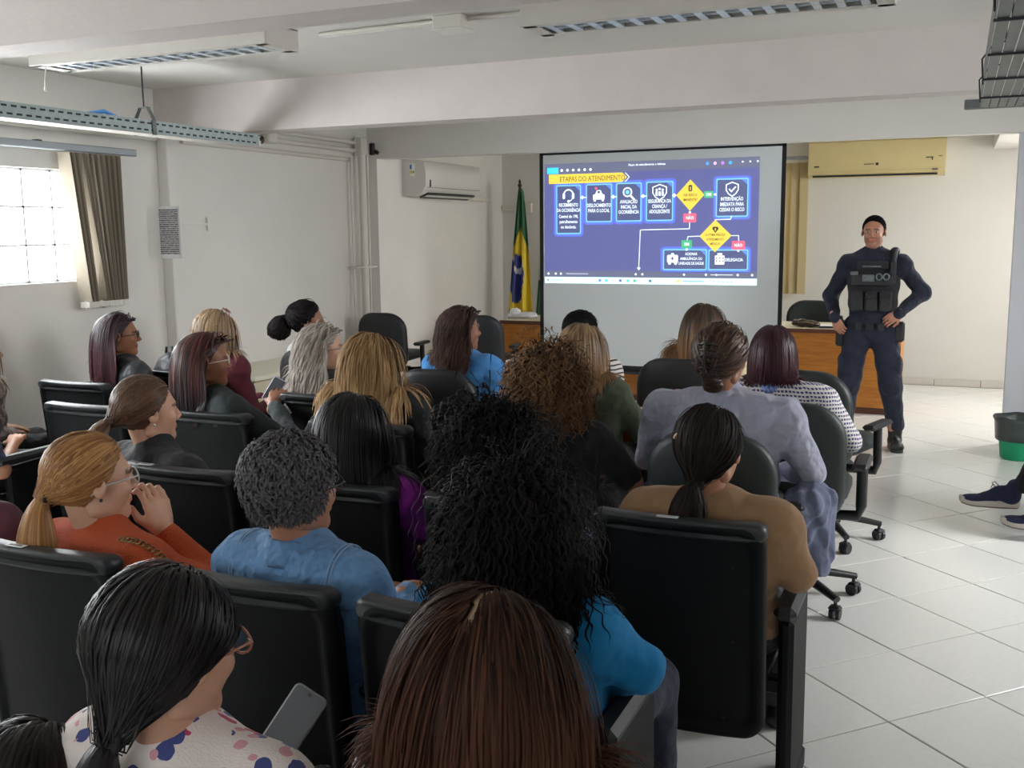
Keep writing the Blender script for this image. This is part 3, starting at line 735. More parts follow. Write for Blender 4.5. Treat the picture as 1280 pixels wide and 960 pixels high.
# low tables between the rows ------------------------------------------------
def table(name, loc, L, W, h, label, rz=0):
    t = tag(empty(name, loc, rz), label, 'table')
    MB().box((0, 0, h - .012), (L, W, .024), ch=.004).build('table_top', TOPCR, t)
    MB().box((0, -W / 2 - .004, h - .014), (L, .008, .028), ch=.002).build('edge_band', mat('reddish_edge', rgb(170, 92, 50), .45), t)
    MB().box((0, W / 2 - .05, h / 2), (L - .1, .018, h - .12)).build('modesty_panel', WOOD, t)
    for s in (-1, 1): MB().box((s * (L / 2 - .05), 0, h / 2 - .015), (.03, W - .1, h - .03), ch=.003).build('side_panel', WOOD, t)
    return t
table('table', (-1.35, 5.12, 0), .78, .50, .70, 'cream table with papers, right of the person in the olive jacket')
table('table', (-2.12, 5.55, 0), .60, .42, .70, 'small wooden table carrying the projector')
table('table', (-3.62, 5.06, 0), .52, .30, .66, 'narrow orange table edge beside the person in the white shirt')
ps = tag(empty('paper_sheet', (-1.36, 5.03, .7005), .1), 'white printed sheet on the table behind the pink bottle', 'paper')
MB().box((0, 0, .001), (.21, .297, .002)).build('sheet', PAPER, ps); MB().box((0, .02, .0023), (.16, .18, .0005)).build('printed_text', NOT, ps)
bo = tag(empty('water_bottle', (-1.235, 4.93, .70)), 'clear bottle with a pink cap standing on the table', 'bottle')
MB().lathe([(.028, 0), (.032, .01), (.032, .10), (.026, .115)], n=18).build('bottle_body', mat('clear_plastic', rgb(225, 215, 220), .1, trans=.8), bo)
MB().lathe([(.029, .105), (.030, .112), (.030, .165), (.022, .175)], n=18).build('cap', mat('pink_plastic', rgb(228, 140, 150), .45), bo)
pj = tag(empty('projector', (-2.13, 5.36, .70), .05), 'dark boxy projector with a white top on the small table', 'projector')
MB().box((0, 0, .125), (.34, .27, .19), ch=.012).build('body', mat('projector_grey', rgb(78, 84, 90), .4, col2=rgb(104, 108, 104), scale=14), pj)
MB().box((0, 0, .232), (.35, .28, .022), ch=.006).build('top_cover', mat('projector_white', rgb(236, 238, 244), .3), pj)
MB().tube([(.09, .13, .13), (.09, .17, .13)], .04, 20).build('lens', BLACK, pj)
for x in (-.12, .12):
    for y in (-.09, .09): MB().lathe([(.012, 0), (.015, .032)], c=(x, y, 0), n=10).build('foot', BLACKPL, pj)

# projection screen --------------------------------------------------------
sc_ = tag(empty('projection_screen', (-2.41, 8.75, 0)), 'large pull-down projection screen with black borders showing a flow chart slide', 'screen')
MB().box((0, .03, 2.40), (2.30, .09, .09), ch=.01).build('case', BLACKPL, sc_)
for x in (-.8, .8): MB().box((x, .03, 2.54), (.03, .05, .20), ch=.003).build('ceiling_bracket', BLACKPL, sc_)
MB().box((0, 0, 1.385), (2.10, .004, 1.89)).build('cloth', SCREENW, sc_)
BORD = mat('black_border', rgb(16, 16, 22), .7)
MB().box((-1.066, -.001, 1.385), (.034, .006, 1.93)).build('border', BORD, sc_); MB().box((1.066, -.001, 1.385), (.034, .006, 1.93)).build('border', BORD, sc_)
MB().box((0, -.001, 2.338), (2.165, .006, .03)).build('border', BORD, sc_)
MB().box((0, -.001, .435), (2.165, .006, .05)).build('border', BORD, sc_)
MB().tube([(-1.09, 0, .40), (1.09, 0, .40)], .016, 10).build('weight_bar', BLACK, sc_)
# the slide: flat light thrown on the cloth
slide = empty('projected_slide', (0, -.0035, 0)); slide.parent = sc_
def em(name, r, g, b, s=1.0, base=None):
    m = bpy.data.materials.new(name); m.use_nodes = True; bb_ = m.node_tree.nodes['Principled BSDF']
    bb_.inputs['Base Color'].default_value = (.16, .16, .18, 1); bb_.inputs['Roughness'].default_value = .8; bb_.inputs['Specular IOR Level'].default_value = 0
    bb_.inputs['Emission Color'].default_value = rgb(r, g, b); bb_.inputs['Emission Strength'].default_value = s; return m
EK = 1.45
E_BG = em('slide_background', 72, 77, 136, EK * .85); E_TOP = em('slide_grey_bar', 84, 90, 116, EK * .85); E_BOX = em('slide_box_fill', 58, 68, 112, EK * .9)
E_GLOW = em('slide_box_glow', 72, 118, 236, EK); E_LINE = em('slide_box_line', 110, 190, 255, EK); E_YEL = em('slide_yellow', 250, 214, 54, EK * .72); E_TXT = em('slide_white', 232, 244, 255, EK)
E_DK = em('slide_dark_print', 84, 76, 60, .02); E_GRN = em('slide_green', 52, 168, 110, EK * .9); E_RED = em('slide_red', 232, 84, 110, EK * .9); E_CY = em('slide_cyan', 40, 190, 240, EK); E_TB = em('slide_taskbar', 200, 246, 250, EK)
_lay = [0]
def sx_(x): return x + 2.41
def srect(name, x0, z0, x1, z1, m, layer, parent=None, r=0.0):
    y = -.0006 * layer
    if r > 0:
        o_ = rect_outline(abs(x1 - x0), abs(z1 - z0), r, n=4); vs = [(sx_((x0 + x1) / 2) + p[0], y, min(z0, z1) + p[1]) for p in o_]
        mb = MB().add(vs, [tuple(reversed(range(len(vs))))])
    else: mb = MB().add([(sx_(x0), y, min(z0, z1)), (sx_(x1), y, min(z0, z1)), (sx_(x1), y, max(z0, z1)), (sx_(x0), y, max(z0, z1))], [(0, 1, 2, 3)])
    return mb.build(name, m, parent or slide)
def spoly(name, pts, m, layer):
    vs = [(sx_(x), -.0006 * layer, z) for x, z in pts]; return MB().add(vs, [tuple(range(len(vs)))]).build(name, m, slide)
def stext(txt, x, z, size, m, layer=4, align='CENTER', wx=1.0):
    c = bpy.data.curves.new('t', 'FONT'); c.body = txt; c.size = size; c.align_x = align; c.resolution_u = 2; c.offset = size * (.012 if size < .05 else 0.0)
    t = bpy.data.objects.new('t', c); COL.objects.link(t); dg = bpy.context.evaluated_depsgraph_get(); me = bpy.data.meshes.new_from_object(t.evaluated_get(dg))
    COL.objects.unlink(t); bpy.data.objects.remove(t)
    for v in me.vertices: v.co = (v.co.x * wx, -.0006 * layer, v.co.y)
    me.materials.clear(); me.update(); return link('lettering', me, m, slide, (sx_(x), 0, z))
def sline(pts, w, m, layer=3):
    mb = MB()
    for (a, b) in zip(pts[:-1], pts[1:]):
        d = Vector((b[0] - a[0], b[1] - a[1])); n = Vector((-d.y, d.x)).normalized() * w / 2; e = d.normalized() * w / 2
        q = [(a[0] - e.x + n.x, a[1] - e.y + n.y), (a[0] - e.x - n.x, a[1] - e.y - n.y), (b[0] + e.x - n.x, b[1] + e.y - n.y), (b[0] + e.x + n.x, b[1] + e.y + n.y)]
        mb.add([(sx_(x), -.0006 * layer, z) for x, z in q], [(0, 1, 2, 3)])
    return mb.build('line', m, slide)
def sdisc(x, z, r, m, layer=4, n=20, r0=0.0, name='dot'):
    if r0 <= 0: return spoly(name, [(x + r * math.cos(2 * PI * k / n), z + r * math.sin(2 * PI * k / n)) for k in range(n)], m, layer)
    vs = [(sx_(x) + q * math.cos(2 * PI * k / n), -.0006 * layer, z + q * math.sin(2 * PI * k / n)) for q in (r, r0) for k in range(n)]
    return MB().add(vs, [(k, (k + 1) % n, (k + 1) % n + n, k + n) for k in range(n)]).build(name, m, slide)
X0, X1s, Z0, Z1 = -3.445, -1.540, 1.243, 2.245
srect('slide_field', X0, Z0, X1s, 2.16, E_BG, 0); srect('menu_bar', X0, 2.16, X1s, Z1, E_TOP, 0)
srect('status_bar', X0, Z0, X1s, 1.30, E_TOP, 1); srect('task_bar', X0, 1.187, X1s, Z0, E_TB, 1)
srect('menu_button', -3.418, 2.157, -3.311, 2.212, E_CY, 2)
for k in range(6): sdisc(-3.28 + .054 * k, 2.186, .012, E_TXT, 2, 8)
stext('Fluxo de atendimento a vitimas', -2.50, 2.205, .026, E_TXT, 2)
for k, mm in enumerate((em('d1', 60, 150, 255, EK), em('d2', 220, 170, 230, EK), em('d3', 170, 110, 235, EK), em('d4', 40, 160, 240, EK))): sdisc(-1.974 + .064 * k, 2.203, .014, mm, 2, 12)
for k in range(3): sdisc(-1.68 + .062 * k, 2.208, .008, E_TXT, 2, 6)
spoly('title_banner', [(-3.403, 2.07), (-2.720, 2.07), (-2.676, 2.111), (-2.720, 2.152), (-3.403, 2.152)], E_YEL, 3)
sline([(-2.69, 2.148), (-2.655, 2.111), (-2.69, 2.074)], .006, E_TXT, 3)
stext('ETAPAS DO ATENDIMENTO', -3.30, 2.088, .062, E_DK, 4, 'LEFT', wx=.78)
def sbox(x0, z0, x1, z1):
    for g_, (l_, mm) in zip((.030, .018), ((1, em('glow_outer', 78, 88, 190, EK)), (1.5, E_GLOW))): srect('box_glow', x0 - g_, z0 + g_, x1 + g_, z1 - g_, mm, l_, r=.03)
    srect('box_line', x0 - .005, z0 + .005, x1 + .005, z1 - .005, E_LINE, 2, r=.012); srect('box_fill', x0 + .003, z0 - .003, x1 - .003, z1 + .003, E_BOX, 2.5, r=.008)
    spoly('box_corner', [(x1 - .05, z0 - .004), (x1 - .005, z0 - .004), (x1 - .005, z0 - .045)][::-1], E_GLOW, 3)
sbox(-3.327, 2.050, -3.105, 1.632); sbox(-3.045, 2.053, -2.818, 1.734); sbox(-2.767, 2.056, -2.550, 1.736); sbox(-2.496, 2.060, -2.270, 1.738)
sbox(-1.890, 2.068, -1.633, 1.764); sbox(-2.340, 1.483, -1.971, 1.317); sbox(-1.946, 1.480, -1.622, 1.318)
def lines(ls, x, z, dz, size, m=None, **k):
    for i, s in enumerate(ls): stext(s, x, z - dz * i, size, m or E_TXT, 4, **k)
lines(['RECEBIMENTO', 'DA OCORRÊNCIA'], -3.216, 1.868, .046, .042, wx=.66); lines(['Central do 190,', 'patrulhamento', 'ou denúncia.'], -3.216, 1.768, .046, .040, wx=.72)
lines(['DESLOCAMENTO', 'PARA O LOCAL'], -2.932, 1.860, .046, .043, wx=.66)
lines(['AVALIAÇÃO', 'INICIAL DA', 'OCORRÊNCIA'], -2.658, 1.886, .044, .042, wx=.68); lines(['SEGURANÇA DA', 'CRIANÇA /', 'ADOLESCENTE'], -2.383, 1.886, .044, .042, wx=.64)
lines(['INTERVENÇÃO', 'IMEDIATA PARA', 'CESSAR O RISCO'], -1.762, 1.892, .044, .042, wx=.66)
lines(['ACIONAR', 'AMBULÂNCIA OU', 'UNIDADE DE SAÚDE'], -2.100, 1.438, .040, .032, wx=.74); lines(['DELEGACIA'], -1.735, 1.388, .040, .036, wx=.8)
spoly('diamond', [(-2.116, 2.076), (-2.238, 1.946), (-2.117, 1.812), (-1.995, 1.945)], E_YEL, 3); lines(['HÁ RISCO', 'IMINENTE?'], -2.116, 1.935, .040, .032, E_DK, wx=.8)
spoly('diamond', [(-1.899, 1.735), (-2.032, 1.599), (-1.897, 1.463), (-1.758, 1.602)], E_YEL, 3); lines(['A VÍTIMA PRECISA', 'ATENDIMENTO', 'MÉDICO?'], -1.896, 1.600, .038, .028, E_DK, wx=.74)
for (a, b, c, d, mm, s) in ((-1.998, 1.975, -1.918, 1.918, E_GRN, 'SIM'), (-2.172, 1.791, -2.061, 1.716, E_RED, 'NÃO'), (-2.186, 1.566, -2.095, 1.496, E_GRN, 'SIM'), (-1.755, 1.557, -1.645, 1.485, E_RED, 'NÃO')):
    srect('answer_tag', a, b, c, d, mm, 3.5, r=.008); stext(s, (a + c) / 2, (b + d) / 2 - .012, .036, E_TXT, 5, wx=.85)
sline([(-3.10, 1.945), (-3.05, 1.945)], .006, E_TXT); sline([(-2.815, 1.945), (-2.77, 1.945)], .006, E_TXT); sline([(-2.547, 1.945), (-2.50, 1.945)], .006, E_TXT); sline([(-2.268, 1.945), (-2.24, 1.945)], .006, E_TXT)
for x in (-3.085, -2.80, -2.53, -2.255): spoly('arrow_mark', [(x - .018, 1.945), (x, 1.963), (x + .018, 1.945), (x, 1.927)][::-1], E_TXT, 4)
sdisc(-1.905, 1.945, .010, E_TXT); sdisc(-2.117, 1.80, .010, E_TXT); sdisc(-2.140, 1.486, .010, E_TXT); sdisc(-1.700, 1.476, .010, E_TXT)
sline([(-2.118, 1.716), (-2.118, 1.662), (-2.545, 1.656), (-2.552, 1.650), (-2.563, 1.325)], .006, E_TXT); spoly('arrow_head', [(-2.58, 1.33), (-2.563, 1.305), (-2.546, 1.33)], E_TXT, 4)
sline([(-1.762, 1.764), (-1.770, 1.738), (-1.899, 1.735)], .006, E_TXT); sline([(-2.03, 1.599), (-2.13, 1.596), (-2.138, 1.566)], .006, E_TXT); sline([(-1.76, 1.602), (-1.70, 1.602), (-1.698, 1.557)], .006, E_TXT)
# icons
def arcline(cx, cz, r, a0, a1, w=.010, n=14): sline([(cx + r * math.cos(math.radians(a0 + (a1 - a0) * k / n)), cz + r * math.sin(math.radians(a0 + (a1 - a0) * k / n))) for k in range(n + 1)], w, E_TXT, 4)
arcline(-3.216, 1.972, .043, -10, 190); srect('icon', -3.271, 1.985, -3.249, 1.935, E_TXT, 4, r=.009); srect('icon', -3.183, 1.985, -3.161, 1.935, E_TXT, 4, r=.009); arcline(-3.216, 1.955, .04, -80, -10, .006); sdisc(-3.215, 1.914, .012, E_TXT)
spoly('icon', [(-2.985, 1.965), (-2.965, 1.972), (-2.95, 2.005), (-2.915, 2.005), (-2.90, 1.972), (-2.88, 1.965), (-2.88, 1.925), (-2.985, 1.925)][::-1], E_TXT, 4); srect('icon', -2.98, 1.93, -2.96, 1.908, E_TXT, 4); srect('icon', -2.905, 1.93, -2.885, 1.908, E_TXT, 4); srect('icon', -2.945, 1.998, -2.92, 1.978, E_BOX, 5); sdisc(-2.958, 2.022, .012, E_RED)
sdisc(-2.67, 1.982, .042, E_TXT, 4, 24, r0=.031, name='icon'); sline([(-2.64, 1.95), (-2.61, 1.918)], .016, E_TXT, 4); sdisc(-2.67, 1.982, .018, E_LINE, 4)
def shield(cx, cz, w, h, lw=.008): sline([(cx, cz + h / 2), (cx - w / 2, cz + h * .33), (cx - w / 2, cz - h * .05), (cx - w * .3, cz - h * .32), (cx, cz - h / 2), (cx + w * .3, cz - h * .32), (cx + w / 2, cz - h * .05), (cx + w / 2, cz + h * .33), (cx, cz + h / 2)], lw, E_TXT, 4)
shield(-2.383, 1.975, .12, .13); shield(-1.762, 1.985, .10, .115); sline([(-1.785, 1.985), (-1.768, 1.966), (-1.735, 2.003)], .010, E_TXT, 4)
for dx in (-.026, 0, .026): sdisc(-2.383 + dx, 1.995 + (.008 if dx == 0 else 0), .010, E_TXT, 4, 10); srect('icon', -2.392 + dx, 1.982, -2.374 + dx, 1.945, E_TXT, 4, r=.005)
srect('icon', -2.132, 2.03, -2.100, 1.975, E_DK, 4, r=.012); srect('icon', -2.120, 2.015, -2.112, 1.985, E_YEL, 5)
sdisc(-1.906, 1.662, .016, E_DK); sdisc(-1.886, 1.662, .016, E_DK); spoly('icon', [(-1.92, 1.657), (-1.896, 1.625), (-1.872, 1.657)], E_DK, 4); srect('icon', -1.902, 1.664, -1.890, 1.645, E_YEL, 5)
srect('icon', -2.31, 1.44, -2.215, 1.375, E_TXT, 4, r=.01); sdisc(-2.288, 1.37, .013, E_TXT); sdisc(-2.235, 1.37, .013, E_TXT); srect('icon', -2.275, 1.455, -2.25, 1.44, E_TXT, 4); srect('icon', -2.268, 1.425, -2.258, 1.395, E_BOX, 5); srect('icon', -2.278, 1.415, -2.248, 1.405, E_BOX, 5)
srect('icon', -1.895, 1.435, -1.815, 1.36, E_TXT, 4); srect('icon', -1.875, 1.455, -1.835, 1.43, E_TXT, 4)
for dx in (0, .028, .056): srect('icon', -1.888 + dx, 1.42, -1.876 + dx, 1.408, E_BOX, 5); srect('icon', -1.888 + dx, 1.395, -1.876 + dx, 1.383, E_BOX, 5)
for k, (x, mm) in enumerate(((-2.92, E_GLOW), (-2.86, E_CY), (-2.79, E_TXT), (-2.73, em('tb1', 70, 90, 140, EK)), (-2.66, E_CY), (-2.60, E_GRN), (-2.53, E_TXT), (-2.46, em('tb2', 30, 90, 160, EK)), (-2.21, E_YEL))): srect('task_icon', x - .012, 1.226, x + .012, 1.204, mm, 3)
srect('task_text', -2.17, 1.222, -1.99, 1.210, em('tb3', 120, 170, 180, EK), 3); srect('task_text', -3.38, 1.222, -3.27, 1.210, em('tb4', 160, 200, 210, EK), 3); sdisc(-3.415, 1.215, .010, E_GLOW, 3, 8)
for x in (-1.90, -1.86, -1.82, -1.78, -1.75): sdisc(x, 1.215, .006, em('tb5', 90, 130, 140, EK), 3, 6)
for x in (-3.41, -3.34, -3.29, -2.59, -2.53, -2.16, -1.97, -1.70, -1.58): sdisc(x, 1.272, .010, E_TXT, 2, 8)
srect('zoom_slider', -1.93, 1.274, -1.74, 1.270, E_TXT, 2); sdisc(-1.88, 1.272, .008, E_TXT, 3, 8); srect('status_text', -3.24, 1.278, -3.03, 1.266, em('st', 140, 148, 175, EK), 2)

# ================================================================== CHAIRS
STK = mat('seat_number_label', rgb(188, 190, 192), 0.5); STKD = mat('label_print', rgb(90, 92, 96), .6)
def auditorium_chair():
    t = empty('auditorium_seat')
    lean = .10
    sh = plate(.475, .62, .055, [(.20, -.012), (.10, -.012), (.045, -.010), (.034, -.010), (.026, -.022), (.012, -.026), (.002, -.018), (0, 0), (.002, .022), (.015, .03), (.2, .03)], curve=.028, lean=lean, z0=.275, rt=.060)
    shell = sh.build('back_shell', CHAIRPL, t); shell.location = (0, .055, 0)
    rim = plate(.479, .050, .02, [(.010, -.027), (.002, -.020), (0, -.004), (0, .022), (.006, .034), (.02, .036)], curve=.028, lean=lean, z0=0, rt=.026)
    o = rim.build('top_rim', CHAIRRIM, t); o.location = (0, .055 - lean * .575, .848)
    c = plate(.43, .56, .05, [(.0, .0), (0, .025), (.02, .055), (.08, .068), (.15, .068)], curve=.028, lean=lean, z0=.30, rt=.07).build('back_cushion', CHAIRPAD, t); c.location = (0, .085, 0)
    MB().box((0, .36, .415), (.44, .43, .075), ch=.03).build('seat_cushion', CHAIRPAD, t); MB().box((0, .34, .365), (.42, .40, .03), ch=.01).build('seat_pan', CHAIRPL, t)
    for s in (-1, 1):
        MB().box((s * .275, .31, .335), (.042, .30, .52), rot=Matrix.Rotation(.03, 3, 'X'), ch=.014).box((s * .275, .31, .035), (.045, .38, .07), ch=.012).build('side_panel', CHAIRPL, t)
        MB().box((s * .277, .30, .625), (.062, .40, .042), ch=.016).build('armrest', BLACKPL, t)
    MB().box((0, .30, .34), (.52, .05, .05), ch=.008).build('cross_bar', BLACK, t)
    for x, z in ():  MB().tube([(x, .055 - lean * (z - .275) + .028 * (x / .2375) ** 2 - .0095, z), (x, .055 - lean * (z - .275) + .028 * (x / .2375) ** 2 - .013, z)], .005, 8)
    return t
def swivel_chair(m, w=.47, h=.52, rr=.16, arms=True, z0=.425):
    t = empty('swivel_chair'); lean = .10
    b = plate(w, h, .13, [(.12, -.006), (.03, 0), (.008, .006), (0, .02), (0, .045), (.010, .066), (.04, .080), (.12, .075)], curve=.05, lean=lean, z0=z0, rt=rr, bow=.012).build('backrest', m, t); b.location = (0, .04, 0)
    s = plate(w, .46, .12, [(.12, 0), (.02, .004), (0, .02), (0, .05), (.02, .072), (.1, .078)], z0=0, rt=.10).build('seat', m, t); s.rotation_euler = (-PI / 2, 0, 0); s.location = (0, .56, .41)
    s.rotation_euler = (PI / 2, 0, 0); s.location = (0, .56, .50); s.scale = (1, 1, 1)
    MB().tube([(0, .03, z0 + .12), (0, .02, .42), (0, .12, .385), (0, .32, .39)], .022, 8, flat=.6).build('back_bar', BLACKPL, t)
    MB().box((0, .33, .405), (.22, .24, .035), ch=.01).build('mechanism', BLACKPL, t)
    MB().tube([(0, .33, .12), (0, .33, .26)], .030, 14).tube([(0, .33, .26), (0, .33, .39)], .018, 12).build('gas_column', BLACK, t)
    cs = MB().tube([(-.022, 0, .028), (-.006, 0, .028)], .028, 14).tube([(.006, 0, .028), (.022, 0, .028)], .028, 14).box((0, -.004, .050), (.052, .045, .022), ch=.008).tube([(0, 0, .05), (0, 0, .085)], .008, 8).mesh('caster'); cs.materials.append(BLACKPL)
    for k in range(5):
        a = 2 * PI * k / 5 + .5; e = Vector((math.cos(a), math.sin(a), 0)); c0 = Vector((0, .33, 0))
        MB().tube([c0 + e * .03 + Vector((0, 0, .13)), c0 + e * .16 + Vector((0, 0, .115)), c0 + e * .30 + Vector((0, 0, .088))], [.030, .024, .018], 8, flat=.8).build('base_arm', BLACKPL, t)
        link('caster', cs, None, t, tuple(c0 + e * .29)).rotation_euler = (0, 0, a + .6)
    if arms:
        for s_ in (-1, 1):
            a_ = MB().tube([(s_ * .10, .33, .40), (s_ * .27, .33, .41), (s_ * .285, .32, .46), (s_ * .285, .31, .64)], .017, 8, flat=1.4).build('arm_post', BLACKPL, t)
            MB().box((s_ * .285, .31, .655), (.07, .26, .030), ch=.013).build('armrest', BLACKPL, t)
    return t
# x, y (back top), rotation, sticker, label
A_SEATS = [
 (-2.06, 1.78, 0, (-.05, 1), 'black auditorium seat at the left edge, behind the woman in the orange sweater'),
 (-1.44, 1.78, 0, (-.12, 0), 'black auditorium seat behind the woman in the denim shirt'),
 (-0.90, 1.78, 0, (.06, 1), 'black auditorium seat behind the woman in the turquoise top, beside the denim sleeve'),
 (-2.34, 2.60, 0, (-.12, 1), 'black auditorium seat behind the woman with brown ponytail and black top'),
 (-1.76, 2.60, 0, None, 'black auditorium seat behind the woman in the purple top'),
 (-1.18, 2.60, 0, None, 'black auditorium seat behind the woman with the big black curls and light blue blouse'),
 (-0.66, 2.62, 0, (-.02, 2), 'black aisle seat with a white label, behind the woman in the tan sweater'),
 (-3.62, 3.45, 0, None, 'rounded black seat by the left wall, in front of the person in the navy sleeve'),
 (-2.98, 3.50, 0, None, 'black seat behind the woman in the charcoal hooded jacket'),
 (-4.24, 3.98, 0, None, 'black seat nearest the left wall, behind the woman with maroon-black hair'),
 (-2.74, 4.05, 0, (-.16, 3), 'black seat with a tilted metal tag, behind the woman with long grey hair'),
 (-2.20, 3.50, 0, None, 'black seat behind the woman with long golden blonde hair'),
 (-1.04, .93, 0, None, 'black seat under the woman in the white floral blouse'),
 (-0.50, .98, 0, None, 'black seat under the woman with chestnut hair in the foreground'),
 (-1.66, .62, 0, None, 'black seat under the dark-haired person at the lower left corner'),
 (-4.30, 3.20, 0, None, 'black seat at the left picture edge under the person in navy'),
 (-3.95, 4.50, 0, None, 'black seat behind the woman with blonde streaks and sunglasses on her head'),
 (-2.72, 1.85, 0, None, 'black seat outside the left edge under the person in maroon'),
]
protoA = auditorium_chair()
for i, (x, y, rz, st, lb) in enumerate(A_SEATS):
    t = protoA if i == 0 else None
    if i == 0: continue
    t = dup(protoA)
    t.location = (x, y, 0); t.rotation_euler = (0, 0, rz); tag(t, lb, 'seat', 'black auditorium seats')
    A_SEATS[i] = (t, st)
protoA.location = (A_SEATS[0][0], A_SEATS[0][1], 0); tag(protoA, A_SEATS[0][4], 'seat', 'black auditorium seats'); A_SEATS[0] = (protoA, A_SEATS[0][3])
for x, z in ((.155, .775), (.155, .56), (-.155, .56), (.13, .33), (-.13, .33)): MB().tube([(x, .055 - .10 * (z - .275) + .028 * (x / .2375) ** 2 - .0095, z), (x, .055 - .10 * (z - .275) + .028 * (x / .2375) ** 2 - .014, z)], .005, 8).build('screw', BLACK, A_SEATS[6][0])
for t, st in A_SEATS:
    if st:
        x, k = st
        o = MB().box((0, 0, 0), (.058, .020, .002) if k else (.012, .010, .002)).build('label_sticker', STK, t); o.location = (x, .055 - .0545 - .010 + .028 * (x / .2375) ** 2 - .0, .9000)
        if k == 1: MB().box((0, 0, .0013), (.040, .007, .0006)).build('label_print', STKD, o)
        if k == 3: o.rotation_euler = (PI / 2, 0.9, 0); o.location = (x, -.045, .83)
B_SEATS = [
 (-.78, 3.53, 0.02, CHAIRGRN, True, 'dark green office chair behind the woman in the lavender shirt'),
 (-.62, 4.28, 0.0, CHAIRGRN, True, 'dark green office chair behind the woman in the houndstooth knit'),
 (-.70, 5.30, -.30, CHAIRGRN, True, 'empty dark green office chair with upright armrest at the end of the third row'),
 (-1.42, 5.55, 0, CHAIRBLU, False, 'black office chair under the woman with ombre hair'),
 (-1.64, 3.45, -.12, CHAIRBLU, False, 'black chair beside the woman with curly caramel hair'),
 (-1.72, 4.32, -.12, CHAIRBLU, False, 'black leaning chair behind the person in the olive jacket'),
 (-2.50, 4.70, 0.08, CHAIRBLU, False, 'black padded chair behind the woman in the blue shirt'),
 (-1.98, 5.28, 0.0, CHAIRBLU, False, 'black chair under the person in the striped shirt'),
 (-3.66, 5.20, -.15, CHAIRBLU, False, 'black chair under the woman in the white shirt'),
 (-4.72, 7.92, .08, CHAIRBLU, True, 'empty black swivel chair by the left wall in front of the pipes'),
 (-3.78, 7.95, .2, CHAIRBLU, True, 'empty black swivel chair in front of the left desk and flag'),
 (-1.32, 10.65, PI, CHAIRGRN, True, 'dark green chair behind the desk, next to the officer'),
]
protos = {}
for (x, y, rz, m, arms, lb) in B_SEATS:
    k = (m.name, arms)
    if k not in protos: protos[k] = t = swivel_chair(m, arms=arms)
    else: t = dup(protos[k])
    t.location = (x, y, 0); t.rotation_euler = (0, 0, rz); tag(t, lb, 'chair', 'office swivel chairs')

# ================================================================== PEOPLE
SKIN = mat('skin', (1, 1, 1, 1), .5, attr=True, var=.05, scale=60, bump=.05, bscale=400); SKIN.node_tree.nodes['Principled BSDF'].inputs['Subsurface Weight'].default_value = .06
SKIN.node_tree.nodes['Principled BSDF'].inputs['Subsurface Radius'].default_value = (.02, .008, .004)
HAIRM = mat('hair_strands', (1, 1, 1, 1), .38, attr=True, var=.10, scale=160, spec=.26)
CURLM = mat('curly_hair_strands', (1, 1, 1, 1), .6, attr=True, var=.12, scale=160, spec=.10)
def cloth(name, c, rough=.85, var=.08, scale=24, bump=.6, bscale=15, sheen=.06, **k): return mat(name, c, rough, var=var, scale=scale, bump=bump, bscale=bscale, sheen=sheen, bdist=k.pop('bdist', .035), bdetail=1.5, **k)
JEANS = cloth('dark_jeans', rgb(28, 34, 56), scale=60); TROUS = cloth('black_trousers', rgb(20, 21, 25)); SHOE = mat('dark_shoe', rgb(26, 26, 28), .4)
def fingers(side, curl=.9, spread=.0):
    """hand at the origin, fingers along +y, back of the hand +z, thumb on +x*side"""
    P = [ell((0, .045, 0), (.038, .05, .015), k=.012), cone((0, -.03, 0), (0, .02, 0), .025, .024, k=.02)]
    for i, (x, L) in enumerate(((-.030, .060), (-.010, .073), (.011, .079), (.031, .070))):
        p = np.array([x * side, .082 - .004 * abs(i - 2), 0.0]); a = .25 * curl; r = .0088
        P.append(cone((x * side * .6, .03, 0), p, .012, .0098, k=.01))
        for f, L_ in enumerate((.46, .30, .24)):
            q = p + np.array([x * side * spread * L_ * .3, math.cos(a) * L * L_, -math.sin(a) * L * L_]); P.append(cone(p, q, r, r * .93, k=.004)); p = q; a += (.35, .75, .5)[f] * curl; r *= .93
    p = np.array([.026 * side, .018, -.004]); d = np.array([.55 * side, .75, -.35]); d /= np.linalg.norm(d)
    q = p + d * .045; P.append(cone(p, q, .013, .0105, k=.012)); d2 = np.array([.15 * side, .95, -.35]); d2 /= np.linalg.norm(d2); P.append(cone(q, q + d2 * .034, .0102, .0085, k=.005))
    return P
_hand_cache = {}
def hand(wrist, ydir, zdir, side, curl=.9, h=.0042):
    k = (side, round(curl, 2), h)
    if k not in _hand_cache: _hand_cache[k] = surface(fingers(side, curl), h)
    V, Q = _hand_cache[k]
    y = np.array(ydir, float); y /= np.linalg.norm(y); z = np.array(zdir, float); z = z - y * (z @ y); z /= np.linalg.norm(z); x = np.cross(y, z)
    return V @ np.stack([x, y, z]) + np.array(wrist, float), Q
